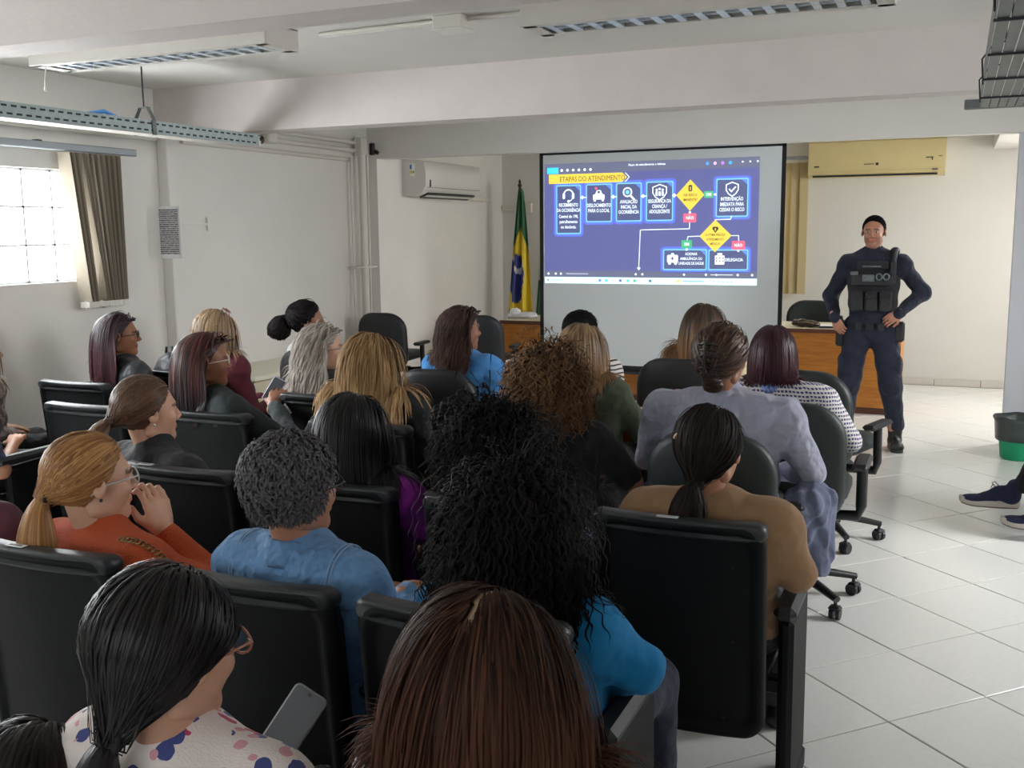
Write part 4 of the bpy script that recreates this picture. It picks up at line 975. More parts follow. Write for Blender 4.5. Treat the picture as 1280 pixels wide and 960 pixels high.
def head_prims(male=False):
    w = 1.0
    P = [ell((0, -.012, .030), (.075, .094, .085)), ell((0, .040, -.015), (.058, .050, .075), k=.03), ell((0, .020, -.055), (.055 + .004 * male, .060, .050), k=.03),
         ell((0, .068, -.093), (.021 + .004 * male, .018, .017), k=.025), cone((-.045, -.01, -.07), (0, .065, -.095), .018, .016, k=.025), cone((.045, -.01, -.07), (0, .065, -.095), .018, .016, k=.025),
         cone((-.034, .080, .020), (.034, .080, .020), .010, .010, k=.02), ell((-.036, .068, -.025), (.020, .018, .018), k=.02), ell((.036, .068, -.025), (.020, .018, .018), k=.02),
         cone((0, .088, .012), (0, .108, -.026), .0065, .0095, k=.010), ell((-.011, .098, -.031), (.0075, .010, .007), k=.006), ell((.011, .098, -.031), (.0075, .010, .007), k=.006),
         ell((-.030, .094, .003), (.016, .010, .0105), k=.010, op=-1), ell((.030, .094, .003), (.016, .010, .0105), k=.010, op=-1),
         ell((-.030, .079, .002), (.0125, .0115, .0115), k=.003), ell((.030, .079, .002), (.0125, .0115, .0115), k=.003),
         cone((-.018, .088, -.0545), (.018, .088, -.0545), .0055, .0055, k=.006), cone((-.014, .088, -.064), (.014, .088, -.064), .0062, .0062, k=.006),
         ell((-.079, -.004, -.004), (.008, .018, .030), roty(.15) @ rotz(.35), k=.008), ell((.079, -.004, -.004), (.008, .018, .030), roty(-.15) @ rotz(-.35), k=.008),
         ell((-.084, -.002, .002), (.004, .009, .014), roty(.15) @ rotz(.35), k=.004, op=-1), ell((.084, -.002, .002), (.004, .009, .014), roty(-.15) @ rotz(-.35), k=.004, op=-1)]
    return P
def xf(p, R, t):
    if p[0] == 'c': return ('c', R @ p[1] + t, R @ p[2] + t, p[3], p[4], p[5], p[6])
    return ('e', R @ p[1] + t, p[2], R @ p[3], 0, p[5], p[6])
_head_cache = {}
def head_mesh(R, t, neck_to, skin, male, h, beard=None):
    k = (male, h)
    if k not in _head_cache: _head_cache[k] = surface(head_prims(male), h)
    V, Q = _head_cache[k]; C = np.tile(np.array(skin), (len(V), 1))
    lips = (np.abs(V[:, 0]) < .021) & (np.abs(V[:, 2] + .0595) < .0095) & (V[:, 1] > .086); C[lips] = C[lips] * np.array([.95, .62, .62])
    brow = (np.abs(np.abs(V[:, 0]) - .032) < .019) & (np.abs(V[:, 2] - .0215 - .05 * (.03 - np.abs(V[:, 0]))) < .0048) & (V[:, 1] > .07); C[brow] = C[brow] * .25
    eye = (np.abs(np.abs(V[:, 0]) - .030) < .0105) & (np.abs(V[:, 2] - .002) < .0042) & (V[:, 1] > .083); C[eye] = (.55, .53, .50)
    iris = (np.abs(np.abs(V[:, 0]) - .030) < .0046) & (np.abs(V[:, 2] - .002) < .0048) & (V[:, 1] > .085); C[iris] = (.02, .012, .008)
    if beard is not None:
        b = (V[:, 2] < -.030 - .0 * V[:, 1]) & (V[:, 1] > -.0) & ~lips & ((V[:, 2] < -.040) | (np.abs(V[:, 0]) > .05)) ; C[b] = C[b] * (1 - beard) + np.array([.03, .022, .018]) * beard
    V = V @ R.T + t
    nk = [cone(R @ np.array([0, -.022, -.055]) + t, neck_to, .048 + .008 * male, .052 + .01 * male), cone(neck_to, neck_to + np.array([0, 0, -.05]), .055, .07)]
    V2, Q2 = surface(nk, max(h, .007))
    return [(V, Q, C), (V2, Q2, np.array(skin) * .97)]

def hair_lookup(P, R, t): return (P - t) @ R      # into the head's own frame
def ribbons(paths, N, width, prof, cols, thick=.40):
    n, m, _ = paths.shape
    T = np.gradient(paths, axis=1); T /= np.linalg.norm(T, axis=-1, keepdims=True) + 1e-9
    S_ = np.cross(T, N); S_ /= np.linalg.norm(S_, axis=-1, keepdims=True) + 1e-9; NN = np.cross(S_, T)
    w = width[:, None, None] * prof[None, :, None]
    V = np.stack([paths - S_ * w, paths + NN * w * thick, paths + S_ * w], 2)
    idx = np.arange(n * m * 3).reshape(n, m, 3)
    qs = []
    for k in range(2): k2 = k + 1; qs.append(np.stack([idx[:, :-1, k], idx[:, :-1, k2], idx[:, 1:, k2], idx[:, 1:, k]], -1).reshape(-1, 4))
    return V.reshape(-1, 3), np.concatenate(qs), np.repeat(cols.reshape(-1, 3), 3, 0)

def make_hair(R, t, body, st, root, mname='hair'):
    """locks of hair that leave the scalp, follow head and shoulders (pushed out of the body surface) and fall"""
    rng = np.random.default_rng(st.get('seed', 1)); n = st.get('n', 450); m = st.get('m', 16); L = st.get('L', .35); style = st['style']
    vol = st.get('vol', .008); lw = st.get('w', .0065)
    hp = [xf(p, R, t) for p in head_prims()[:6]] + [xf(ell((0, -.02, .03), (.075, .090, .085)), R, t)]
    nk = [cone(R @ np.array([0, -.03, -.05]) + t, t + np.array([0, -.02, -.17]), .05, .055)]
    col = hp + nk + body
    # scalp points
    cand = rng.normal(size=(n * 8, 3)); cand /= np.linalg.norm(cand, axis=1, keepdims=True)
    P = cand * np.array([.075, .094, .085]) * 1.01 + np.array([0, -.012, .030])
    hl = st.get('hairline', .017)
    ok = (.826 * P[:, 1] - .563 * P[:, 2] < hl) & (P[:, 2] > -.050)
    px = st.get('part') or 0.0
    if st.get('scalp'): ok &= ~((np.abs(P[:, 0] - px - .006 * np.sin(P[:, 1] * 60)) < .0042) & (P[:, 2] > .06) & (P[:, 1] > -.075))
    P = P[ok][:n]; n = len(P)
    c1 = np.array(st['c1'][:3]); c2 = np.array(st['c2'][:3]); c3 = np.array(st.get('c3', st['c1'])[:3])
    off = vol * rng.uniform(.25, 1.0, n); off = np.maximum(off, .003)
    gl = np.array([0, 0, -1.0])
    if style in ('long', 'curly', 'short'):
        sgn = np.where(P[:, 0] >= px, 1.0, -1.0); back = np.clip((.02 - P[:, 1]) / .08, 0, 1)
        tf = np.clip((P[:, 2] - .045) / .06, 0, 1); ff = np.clip((P[:, 1] + st.get('pback', .055)) / .09, 0, 1); sx = np.clip(np.abs(P[:, 0] - px) / .02, .35, 1)
        D = np.stack([sgn * (.12 + .95 * tf * ff) * sx, -.30 - .60 * tf * (1 - .45 * ff), -.75 * (1 - tf) - .10], -1)
        if style == 'short': a_ = rng.uniform(-1.1, 1.1, n); D = np.stack([np.sin(a_) + P[:, 0] * 6, -np.cos(a_) * .8, -.35 + 0 * a_], -1)
        elif style == 'curly': D = P * np.array([5, 5, 3.5]) + rng.normal(size=(n, 3)) * .35
        if st.get('tuck') is not None: D[:, 1] -= .9 * np.clip((P[:, 1] + .02) / .06, 0, 1); D[:, 0] *= np.where(P[:, 1] > 0, .55, 1)
        D = D / np.linalg.norm(D, axis=1, keepdims=True) + rng.normal(size=(n, 3)) * st.get('mess', .025)
        p = P @ R.T + t; d = D @ R.T; d /= np.linalg.norm(d, axis=1, keepdims=True)
        Ls = L * (rng.uniform(.84, 1.0, n) if style == 'long' else rng.uniform(.30, 1.0, n) ** .8 if style == 'curly' else rng.uniform(.6, 1.0, n))
        # strands rooted low or at the back need less length to end at the same level
        if style != 'short': Ls = Ls - .55 * np.clip(.115 - P[:, 2], 0, .16) - .05 * back
        path = [p]; g = st.get('grav', .42)
        for i in range(m - 1):
            step = (Ls / (m - 1))[:, None]
            if style == 'short' and i > 0: d = d + rng.normal(size=(n, 3)) * .22
            d = d + gl * (g if style != 'short' else .12) * (1 if i > 0 else .4); d /= np.linalg.norm(d, axis=1, keepdims=True)
            q = p + d * step
            for _ in range(2):
                s = sdf(col, q); o = off * min(1.0, .35 + i * st.get('rise', .12)); pen = o - s; g_ = grad(col, q); hug = np.where((pen < 0) & (pen > -.05) & (style == 'short'), pen * .7, 0); q = q + np.where((pen > 0)[:, None], g_ * pen[:, None], g_ * hug[:, None])
            d = q - p; ln = np.linalg.norm(d, axis=1, keepdims=True); d = d / (ln + 1e-9); q = p + d * step
            if st.get('tuck') is not None:   # keep the face clear
                loc = hair_lookup(q, R, t); f = (loc[:, 1] > st['tuck']) & (loc[:, 2] < .055 + .3 * loc[:, 1]); loc[f, 1] = loc[f, 1] * .35 + st['tuck'] * .65; loc[f, 0] *= 1.02; q = loc @ R.T + t
            p = q; path.append(p)
        path = np.stack(path, 1)
    else:      # gathered: pony, bun, clip
        T0 = np.array(st.get('tie', (0, -.125, .02))); m1 = 9; path = []
        p = P.copy(); dist = np.linalg.norm(P - T0, axis=1)
        hloc = head_prims()[:6] + [ell((0, -.02, .03), (.075, .090, .085))]
        path.append(p)
        jit = rng.normal(size=(n, 3)) * st.get('tj', .008)
        for i in range(m1):
            d = (T0 + jit - p); p = p + d / (m1 - i); s = sdf(hloc, p); o = np.maximum(off * min(1, .5 + .1 * i), .003); pen = np.where(i < m1 - 1, o - s, -1); p = p + np.where((pen > 0)[:, None], grad(hloc, p) * pen[:, None], 0)
            if i < m1 - 2: zm = np.interp(p[:, 1], [-.09, -.04, 0, .1], [-.5, -.085, -.002, .03]); p[:, 2] = np.maximum(p[:, 2], zm); s = sdf(hloc, p); pen = o - s; p = p + np.where((pen > 0)[:, None], grad(hloc, p) * pen[:, None], 0)
            path.append(p)
        path = [q @ R.T + t for q in path]
        if style == 'pony':
            Rr = st.get('pr', .028); cu = np.array(T0) @ R.T + t; d = np.array(st.get('pd', (0, -1.0, .15))) @ R.T; m2 = m - 4 ; stp = L / m2; main = []
            ang = rng.uniform(0, 2 * PI, n); rad = np.sqrt(rng.uniform(0, 1, n)); lf = rng.uniform(.86, 1.0, n)
            for i in range(m2):
                d = d + gl * .45; d /= np.linalg.norm(d); cu = cu + d * stp
                s = float(sdf(col, cu[None])[0]); 
                if s < Rr * .8: cu = cu + grad(col, cu[None])[0] * (Rr * .8 - s)
                main.append(cu.copy())
            for i, c_ in enumerate(main):
                tt = (i + 1) / m2; rr = Rr * (.35 + 1.0 * math.sin(min(1, tt * 1.35) * PI * .62)) * (1 if tt < .8 else 1 - (tt - .8) * 2.2)
                dd = (main[min(i + 1, m2 - 1)] - main[max(i - 1, 0)]); dd /= np.linalg.norm(dd); u = np.cross(dd, [1, 0, 0]); u /= np.linalg.norm(u) + 1e-9; v = np.cross(dd, u)
                cc = c_ + (np.cos(ang) * rad * rr)[:, None] * u * .8 + (np.sin(ang) * rad * rr)[:, None] * v * 1.1
                if tt > .8: cc = cc - dd * ((1 - lf) * L * (tt - .8) * 5)[:, None]
                path.append(cc)
        path = np.stack(path, 1); m = path.shape[1]
    n, m, _ = path.shape
    # curl / wave
    cr = st.get('curl', 0); seg = np.linspace(0, 1, m)
    if cr > 0:
        M = m * 3; tt = np.linspace(0, m - 1, M); i0 = np.minimum(tt.astype(int), m - 2); f = (tt - i0)[None, :, None]
        path = path[:, i0] * (1 - f) + path[:, i0 + 1] * f; m = M; seg = np.linspace(0, 1, m)
        N = grad(col, path); T = np.gradient(path, axis=1); T /= np.linalg.norm(T, axis=-1, keepdims=True) + 1e-9; B = np.cross(T, N)
        ph = rng.uniform(0, 2 * PI, n)[:, None]; om = st.get('freq', 60.0) * rng.uniform(.8, 1.2, n)[:, None]; ln = L * seg[None, :]
        amp = cr * np.minimum(1, seg * 5)[None, :] * rng.uniform(.6, 1.2, n)[:, None]
        path = path + (amp * np.cos(om * ln + ph))[..., None] * N + (amp * np.sin(om * ln + ph))[..., None] * B
        s = sdf(col, path); path = path + np.where((s < .002)[..., None], N * (.002 - s)[..., None], 0)
    N = grad(col, path)
    if style == 'pony':
        axis_c = path.mean(0)[None]; far = (np.arange(m) > 9)[None, :, None]; NN = path - axis_c; NN /= np.linalg.norm(NN, axis=-1, keepdims=True) + 1e-9; N = np.where(far, NN, N)
    prof = np.clip(np.minimum(.55 + seg * 3, (1.02 - seg) * (5 if cr == 0 else 8)), .12, 1.0)
    mix = rng.uniform(0, 1, n) ** 1.5; tone = (c1 * (1 - mix[:, None]) + c3 * mix[:, None]) * rng.uniform(.85, 1.15, n)[:, None]
    tipf = np.clip((seg - st.get('ombre', .55)) / .35, 0, 1)[None, :, None]
    cols = tone[:, None, :] * (1 - tipf) + c2[None, None, :] * rng.uniform(.75, 1.2, n)[:, None, None] * tipf
    V1, Q1, C1 = ribbons(path, N, lw * rng.uniform(.7, 1.2, n), prof, cols)
    # solid under-layer that follows the same hairline
    sh = [xf(ell((0, -.0135, .0305), (.0768, .0955, .0868), k=.004), R, t)]
    V2, Q2 = surface(sh, .006); loc = hair_lookup(V2, R, t)
    keep = (.826 * loc[:, 1] - .563 * loc[:, 2] < hl + .002) & (loc[:, 2] > -.075); Q2 = Q2[keep[Q2].all(1)]
    an_ = np.arctan2(loc[:, 0], loc[:, 1] * .4 - .02); base = (c1 * .62 + c3 * .18)[None] * (1 + .25 * np.sin(an_ * 70 + 9 * loc[:, 2]))[:, None]
    if st.get('scalp') and st.get('part') is not None:
        z = (np.abs(loc[:, 0] - px - .006 * np.sin(loc[:, 1] * 60)) < .0046) & (loc[:, 2] > .065); base[z] = st['scalp']
    parts = [(V1, Q1, C1), (V2, Q2, base)]
    if st.get('fill') and style != 'pony':
        # dark inner mass of thick hair, following the mean fall of the back locks
        bk = P[:, 1] < -.02; mp = path[bk].mean(0) if bk.any() else path.mean(0); f_ = st['fill']; pr2 = []
        for s_ in (-1, 0, 1):
            sel = bk & ((P[:, 0] * s_ > .02) if s_ else (np.abs(P[:, 0]) < .03))
            if sel.sum() < 3: continue
            mp = path[sel].mean(0); gi = grad(col, mp); mp = mp - gi * f_ * .75; idx = [int(q * (m - 1)) for q in (0.15, .4, .62, .82)]
            for a, b in zip(idx[:-1], idx[1:]): pr2.append(cone(mp[a], mp[b], f_, f_ * .85, k=.03))
        V3, Q3 = surface(pr2, .012); parts.append((V3, Q3, c1 * .45))
    if style == 'short' or cr > 0 and style == 'curly':
        V3, Q3 = surface([xf(ell((0, -.022, .034), (.076 + vol * .42, .092 + vol * .42, .086 + vol * .42)), R, t)], .008, lambda P_: .004 * np.sin(P_[:, 0] * 140) * np.sin(P_[:, 1] * 150) * np.sin(P_[:, 2] * 130)); loc = hair_lookup(V3, R, t)
        keep = (.826 * loc[:, 1] - .563 * loc[:, 2] < hl) & (loc[:, 2] > -.06); Q3 = Q3[keep[Q3].all(1)]; parts.append((V3, Q3, c1 * .45))
    V, Q, C = merge(parts)
    return link('hair', raw_mesh('hair', V, Q, C), CURLM if (cr > 0 or style == 'short') else HAIRM, root)

def wrinkles(amp, sc=1.0, seed=0.0):
    def f(P):
        x, y, z = P[:, 0] * sc, P[:, 1] * sc, P[:, 2] * sc
        return amp * (np.sin(z * 52 + 6 * np.sin(x * 11 + seed) + 3 * np.sin(y * 13)) * .5 + np.sin(x * 33 + z * 28 + 4 * np.sin(z * 9 + seed)) * .5 + .4 * np.sin(y * 47 + z * 23 + seed))
    return f
FRM = {}
def frame_mat(c, nm):
    if nm not in FRM: FRM[nm] = mat(nm, c, .3)
    return FRM[nm]
LENS = mat('spectacle_lens', (.9, .95, 1, 1), .02, trans=1.0, spec=.5); LENS.node_tree.nodes['Principled BSDF'].inputs['Alpha'].default_value = .25
LENSD = mat('sunglass_lens', (.02, .02, .025, 1), .08)
def glasses(R, t, root, m, lens, up=0.0, big=1.0):
    """spectacles; up lifts them to the top of the head"""
    mb = MB(); lb = MB(); c0 = np.array([0, .100, .004]) if up == 0 else np.array([0, .060, .112]); tilt = rotx(0.08) if up == 0 else rotx(.75)
    def W(p): return tuple(R @ (c0 + tilt @ np.array(p)) + t)
    for s in (-1, 1):
        ring = [(s * .034 + .026 * big * math.cos(a) * (1 + .08 * math.cos(2 * a)), .0, .019 * big * math.sin(a)) for a in [2 * PI * k / 16 for k in range(17)]]
        mb.tube([W(p) for p in ring], .0022, 6, cap=False); lb.add([W(p) for p in ring[:-1]], [tuple(range(16))])
        e = (s * .072, -.004, .006)
        if up == 0: mb.tube([W((s * .060, 0, .006)), W(e), W((s * .080, -.05, .004)), W((s * .079, -.105, .0)), W((s * .074, -.125, -.02))], .0022, 6)
        else: mb.tube([W((s * .060, 0, .006)), W(e), W((s * .086, -.05, -.045)), W((s * .086, -.075, -.09))], .0022, 6)
    mb.tube([W((-.010, 0, .004)), W((0, .003, .008)), W((.010, 0, .004))], .0022, 6)
    g = mb.build('glasses', m, root); lb.build('lens', lens, g)
    return g

OFFICER = np.array([-.57, 8.1, 1.6])
ALL_PEOPLE = []
def seated(label, head, hair, top, skin=(.42, .23, .15), yaw=None, pitch=0.0, roll=0.0, frac=.85, byaw=0.0, lean=(0, -.09), g=1.0, sleeve=1.0, arms=None, trous=None, noise=.0045, voxel=.011, hv=.0055, hdx=0.0, extra=None, female=True, hem=True, collar=None, sw=.165, curl=.9, feet=None, hipz=.53, hs=1.0):
    """one seated person. head = world x, y and z of the top of the hair; lean = hip offset behind the head in the body frame"""
    hx, hy, ht = head; hv = hv
    Rb = rotz(byaw); hip_off = Rb @ np.array([lean[0], -lean[1], 0]); rx, ry = hx + hip_off[0], hy + hip_off[1]
    root = tag(empty('person', (rx, ry, 0)), label, 'person', None); ALL_PEOPLE.append(root)
    hc = np.array([hx - rx, hy - ry, ht - .115 - hair.get('lift', .012)])
    if yaw is None: az = math.atan2(OFFICER[0] - hx, OFFICER[1] - hy) * frac
    else: az = math.radians(yaw)
    R = rotz(-az) @ rotx(math.radians(pitch)) @ roty(math.radians(roll))
    B = lambda x, y, z: Rb @ np.array([x, y, 0.0]) + np.array([0, 0, z])
    nb = np.array([hc[0], hc[1], 0]) * .84 + B(0, .0, hc[2] - .168)
    c_ = B(0, 0, 0)
    sh = [np.array([nb[0], nb[1], nb[2] - .042]) + B(s * sw * g ** .5, -.008, 0) for s in (-1, 1)]
    hz = hipz; chest = np.array([nb[0] * .7, nb[1] * .7, nb[2] - .17]); belly = np.array([nb[0] * .3, nb[1] * .3, (hz + nb[2]) / 2 - .08]); pel = np.array([0, 0, hz])
    el, wr = [], []
    for i, s in enumerate((-1, 1)):
        a = (arms or {}).get(i)
        if a: el.append(np.array(a[0], float) - np.array([rx, ry, 0])); wr.append(np.array(a[1], float) - np.array([rx, ry, 0]))
        else: el.append(sh[i] + B(s * .055, .05, -.265)); wr.append(B(s * .085, .27, hz + .13))
    kn = [B(s * .11, .43, hz - .03) for s in (-1, 1)]; an = [B(s * .12, .47, .09) for s in (-1, 1)]
    if feet: kn = [np.array(f[0]) - np.array([rx, ry, 0]) for f in feet]; an = [np.array(f[1]) - np.array([rx, ry, 0]) for f in feet]
    Rc = Rb
    torso = [ell(chest, (.150 * g, .100 * g, .170), Rc, k=.04), ell(belly, (.138 * g, .110 * g, .150), Rc, k=.06), ell(pel, (.172 * g, .130 * g, .105), Rc, k=.06),
             cone(sh[0], sh[1], .058, .058, k=.05), cone(nb, sh[0] * .8 + nb * .2, .050, .050, k=.06), cone(nb, sh[1] * .8 + nb * .2, .050, .050, k=.06), ell(nb + B(0, -.022, -.125), (.165 * g, .068 * g ** .7, .125), Rb, k=.06)]
    if female: torso += [ell(chest + B(s * .065, .075 * g, -.03), (.055 * g, .05 * g, .055), k=.04) for s in (-1, 1)]
    armp = []
    for i in (0, 1): armp += [cone(sh[i], el[i], .050 * g ** .5, .037 * g ** .3, k=.035), cone(el[i], wr[i], .037 * g ** .3, .025, k=.02)]
    thigh = []
    for i, s in enumerate((-1, 1)): thigh += [cone(pel + B(s * .085, .02, -.01), kn[i], .085 * g ** .5, .058, k=.05), cone(kn[i], an[i], .056, .038, k=.03)]
    V1, Q1 = surface(torso + armp + thigh, .016)
    parts = [(V1, Q1, np.array(skin))] + head_mesh(R, hc, nb + np.array([0, 0, -.005]), skin, not female, hv)
    for i, s in enumerate((-1, 1)):
        fd = wr[i] - el[i]; a = (arms or {}).get(i); yd = a[2] if a and len(a) > 2 else fd; zd = a[3] if a and len(a) > 3 else (0, 0, 1)
        v, q = hand(wr[i] + 0.0, yd, zd, -s, a[4] if a and len(a) > 4 else curl); parts.append((v, q, np.array(skin) * .98))
    V, Q, C = merge(parts); body = link('body', raw_mesh('body', V, Q, C), SKIN, root)
    # garments
    th = .012
    gar = [inflate(p, th) for p in torso]
    for i in (0, 1):
        if sleeve > .55: wv = el[i] + (wr[i] - el[i]) * min(1.0, (sleeve - .5) * 2) * .93; gar += [cone(sh[i], el[i], .062 * g ** .5, .049 * g ** .3, k=.035), cone(el[i], wv, .049 * g ** .3, .036, k=.02)]
        elif sleeve > 0: e = sh[i] + (el[i] - sh[i]) * sleeve * 1.7; gar += [cone(sh[i], e, .062 * g ** .5, .054 * g ** .3, k=.035)]
    gar += [cone(nb + np.array([0, 0, -.03]), nb + np.array([0, 0, .012]), .066, .060, k=.02)]
    if extra == 'hood': gar += [ell(nb + B(0, -.055, -.035), (.115, .055, .05), Rc, k=.03), ell(nb + B(0, -.08, -.075), (.08, .035, .06), Rc, k=.03)]
    if extra == 'turtle': gar += [cone(nb + np.array([0, 0, -.03]), nb + np.array([0, 0, .045]), .068, .062, k=.02)]
    if extra == 'cowl': gar += [ell(nb + B(0, -.01, .01), (.085, .08, .035), Rc, k=.03)]
    tp = surface(gar, voxel, wrinkles(noise, seed=hx * 7))
    V, Q = tp; o = link('top', raw_mesh('top', V, Q), top, root)
    leg = [inflate(p, .011) for p in thigh] + [ell(pel + np.array([0, 0, -.02]), (.180 * g, .140 * g, .085), Rc, k=.05)]
    V, Q = surface(leg, .016, wrinkles(.003)); link('trousers', raw_mesh('trousers', V, Q), trous or TROUS, root)
    for i in (0, 1):
        tdir = B(0, 1, 0); a = an[i]; fl = np.array([a[0], a[1], max(a[2] - .055, .032)])
        V, Q = surface([cone(fl + tdir * -.03, fl + tdir * .13 + np.array([0, 0, -.002]), .034, .032), cone(a, fl, .038, .036)], .010); V[:, 2] = np.maximum(V[:, 2], .001); link('shoe', raw_mesh('shoe', V, Q), SHOE, root)
    if collar is not None:
        mb = MB(); n = 22; rr = []
        for k, (r0, z) in enumerate(((.062, .030), (.066, .046), (.074, .040), (.088, .004), (.092, -.014), (.086, -.012))):
            rr.append([tuple(nb + B(r0 * 1.05 * math.cos(a), r0 * math.sin(a) - .006, z + .012 * math.sin(a) * -1)) for a in [2 * PI * q / n for q in range(n)]])
        mb.rings(rr, cap=False).build('collar', collar, root)
    gs = gar
    if hair.get('style'): make_hair(R, hc, gs, hair, root)
    return dict(root=root, R=R, hc=hc, nb=nb, sh=sh, el=el, wr=wr, B=B, chest=chest, col=gs)
def tie(info, loc, r, m, name='hair_tie'):
    c = info['R'] @ np.array(loc) + info['hc']; ax = info['R'] @ np.array([0, -1, .15]); ax /= np.linalg.norm(ax); u = np.cross(ax, [1, 0, 0]); u /= np.linalg.norm(u); v = np.cross(ax, u)
    MB().tube([tuple(c + u * r * math.cos(a) + v * r * math.sin(a)) for a in [2 * PI * k / 14 for k in range(15)]], .0065, 8, cap=False).build(name, m, info['root'])
def on_cloth(info, pts, off=.002):
    P = np.array(pts, float)
    for _ in range(4): P = P - grad(info['col'], P) * (sdf(info['col'], P) - off)[:, None]
    return [tuple(q) for q in P]
def earring(info, side, m):
    c = info['R'] @ np.array([side * .083, -.002, -.038]) + info['hc']; V, Q = surface([ell(c, (.005, .005, .005))], .002); link('earring', raw_mesh('earring', V, Q), m, info['root'])
PEARL = mat('pearl', rgb(225, 220, 212), .2); TIEM = mat('elastic', rgb(30, 28, 30), .8)
H = lambda r, g, b: rgb(r, g, b)[:3]
SK_L = H(206, 158, 132); SK_M = H(178, 126, 98); SK_T = H(150, 100, 74); SK_D = H(112, 70, 50)

# ------------------------------------------------------------------ garments' patterned materials
def pattern_mat(name, build, rough=.8):
    m = bpy.data.materials.new(name); m.use_nodes = True; T = NT(m); b = T.n['Principled BSDF']; b.inputs['Roughness'].default_value = rough; b.inputs['Sheen Weight'].default_value = .15
    tc = T.add('ShaderNodeTexCoord'); out = build(T, tc.outputs['Object']); T.link(out, b.inputs['Base Color'])
    n = T.add('ShaderNodeTexNoise', Scale=90.0, Detail=4.0); bp = T.add('ShaderNodeBump', Strength=.25, Distance=.01); T.link(n.outputs[0], bp.inputs['Height']); T.link(bp.outputs[0], b.inputs['Normal']); return m
def _math(T, op, a, b=None):
    n = T.add('ShaderNodeMath', operation=op)
    if hasattr(a, 'links'): T.link(a, n.inputs[0])
    else: n.inputs[0].default_value = a
    if b is not None:
        if hasattr(b, 'links'): T.link(b, n.inputs[1])
        else: n.inputs[1].default_value = b
    return n.outputs[0]
def _mix(T, f, a, b):
    n = T.add('ShaderNodeMix', data_type='RGBA')
    T.link(f, n.inputs[0])
    for i, c in ((6, a), (7, b)):
        if hasattr(c, 'links'): T.link(c, n.inputs[i])
        else: n.inputs[i].default_value = c
    return n.outputs[2]
def _stripes(T, src):
    s = T.add('ShaderNodeSeparateXYZ'); T.link(src, s.inputs[0]); nz = T.add('ShaderNodeTexNoise', Scale=9.0); T.link(src, nz.inputs['Vector'])
    z = _math(T, 'ADD', s.outputs[2], _math(T, 'MULTIPLY', nz.outputs[0], .02)); f = _math(T, 'GREATER_THAN', _math(T, 'FRACT', _math(T, 'MULTIPLY', z, 42.0)), .66)
    return _mix(T, f, rgb(214, 208, 202), rgb(40, 38, 44))
M_STRIPE = pattern_mat('striped_jersey', _stripes)
def _band(T, src):
    s = T.add('ShaderNodeSeparateXYZ'); T.link(src, s.inputs[0]); z = s.outputs[2]
    f = _math(T, 'MULTIPLY', _math(T, 'GREATER_THAN', _math(T, 'FRACT', _math(T, 'MULTIPLY', z, 34.0)), .62), _math(T, 'MULTIPLY', _math(T, 'LESS_THAN', z, .80), _math(T, 'GREATER_THAN', z, .72)))
    return _mix(T, f, rgb(206, 204, 200), rgb(60, 60, 64))
M_WSHIRT = pattern_mat('white_shirt_with_bands', _band)
def _hound(T, src):
    s = T.add('ShaderNodeSeparateXYZ'); T.link(src, s.inputs[0]); nz = T.add('ShaderNodeTexNoise', Scale=30.0); T.link(src, nz.inputs['Vector']); w = _math(T, 'MULTIPLY', nz.outputs[0], .012)
    x = _math(T, 'ADD', _math(T, 'ADD', s.outputs[0], _math(T, 'MULTIPLY', s.outputs[1], .8)), w)
    a = _math(T, 'GREATER_THAN', _math(T, 'FRACT', _math(T, 'MULTIPLY', _math(T, 'ADD', s.outputs[2], w), 60.0)), .50); b = _math(T, 'GREATER_THAN', _math(T, 'FRACT', _math(T, 'MULTIPLY', x, 58.0)), .30)
    return _mix(T, _math(T, 'MULTIPLY', a, b), rgb(222, 218, 216), rgb(66, 66, 112))
M_HOUND = pattern_mat('houndstooth_knit', _hound)
def _floral(T, src):
    out = None; base = T.add('ShaderNodeRGB'); base.outputs[0].default_value = rgb(226, 214, 208); cur = base.outputs[0]
    for sc, th, c, off in ((13.0, .22, rgb(184, 60, 96), 0.0), (22.0, .20, rgb(60, 70, 130), 3.3), (30.0, .18, rgb(212, 150, 160), 7.1)):
        mp = T.add('ShaderNodeMapping'); mp.inputs['Location'].default_value = (off, off * .7, off * 1.3); T.link(src, mp.inputs[0])
        dn = T.add('ShaderNodeTexNoise', Scale=26.0, Detail=2.0); T.link(mp.outputs[0], dn.inputs['Vector'])
        v = T.add('ShaderNodeTexVoronoi', Scale=sc); T.link(mp.outputs[0], v.inputs['Vector'])
        d = _math(T, 'ADD', v.outputs['Distance'], _math(T, 'MULTIPLY', dn.outputs[0], .5)); sx = T.add('ShaderNodeSeparateColor'); T.link(v.outputs['Color'], sx.inputs[0])
        f = _math(T, 'MULTIPLY', _math(T, 'LESS_THAN', d, th + .36), _math(T, 'GREATER_THAN', sx.outputs[0], .22)); cur = _mix(T, f, cur, c)
    return cur
M_FLORAL = pattern_mat('white_floral_blouse', _floral)
def _card(T, src):
    n = T.add('ShaderNodeTexNoise', Scale=22.0, Detail=3.0); T.link(src, n.inputs['Vector']); return _mix(T, _math(T, 'GREATER_THAN', n.outputs[0], .5), rgb(150, 134, 124), rgb(92, 80, 78))
M_CARD = pattern_mat('mottled_cardigan', _card)
def _ntop(T, src):
    s = T.add('ShaderNodeSeparateXYZ'); T.link(src, s.inputs[0]); z = s.outputs[2]
    f = _math(T, 'MULTIPLY', _math(T, 'LESS_THAN', z, .862), _math(T, 'GREATER_THAN', z, .825)); return _mix(T, f, rgb(44, 48, 66), rgb(220, 222, 230))
M_NTOP = pattern_mat('navy_top_with_white_band', _ntop)
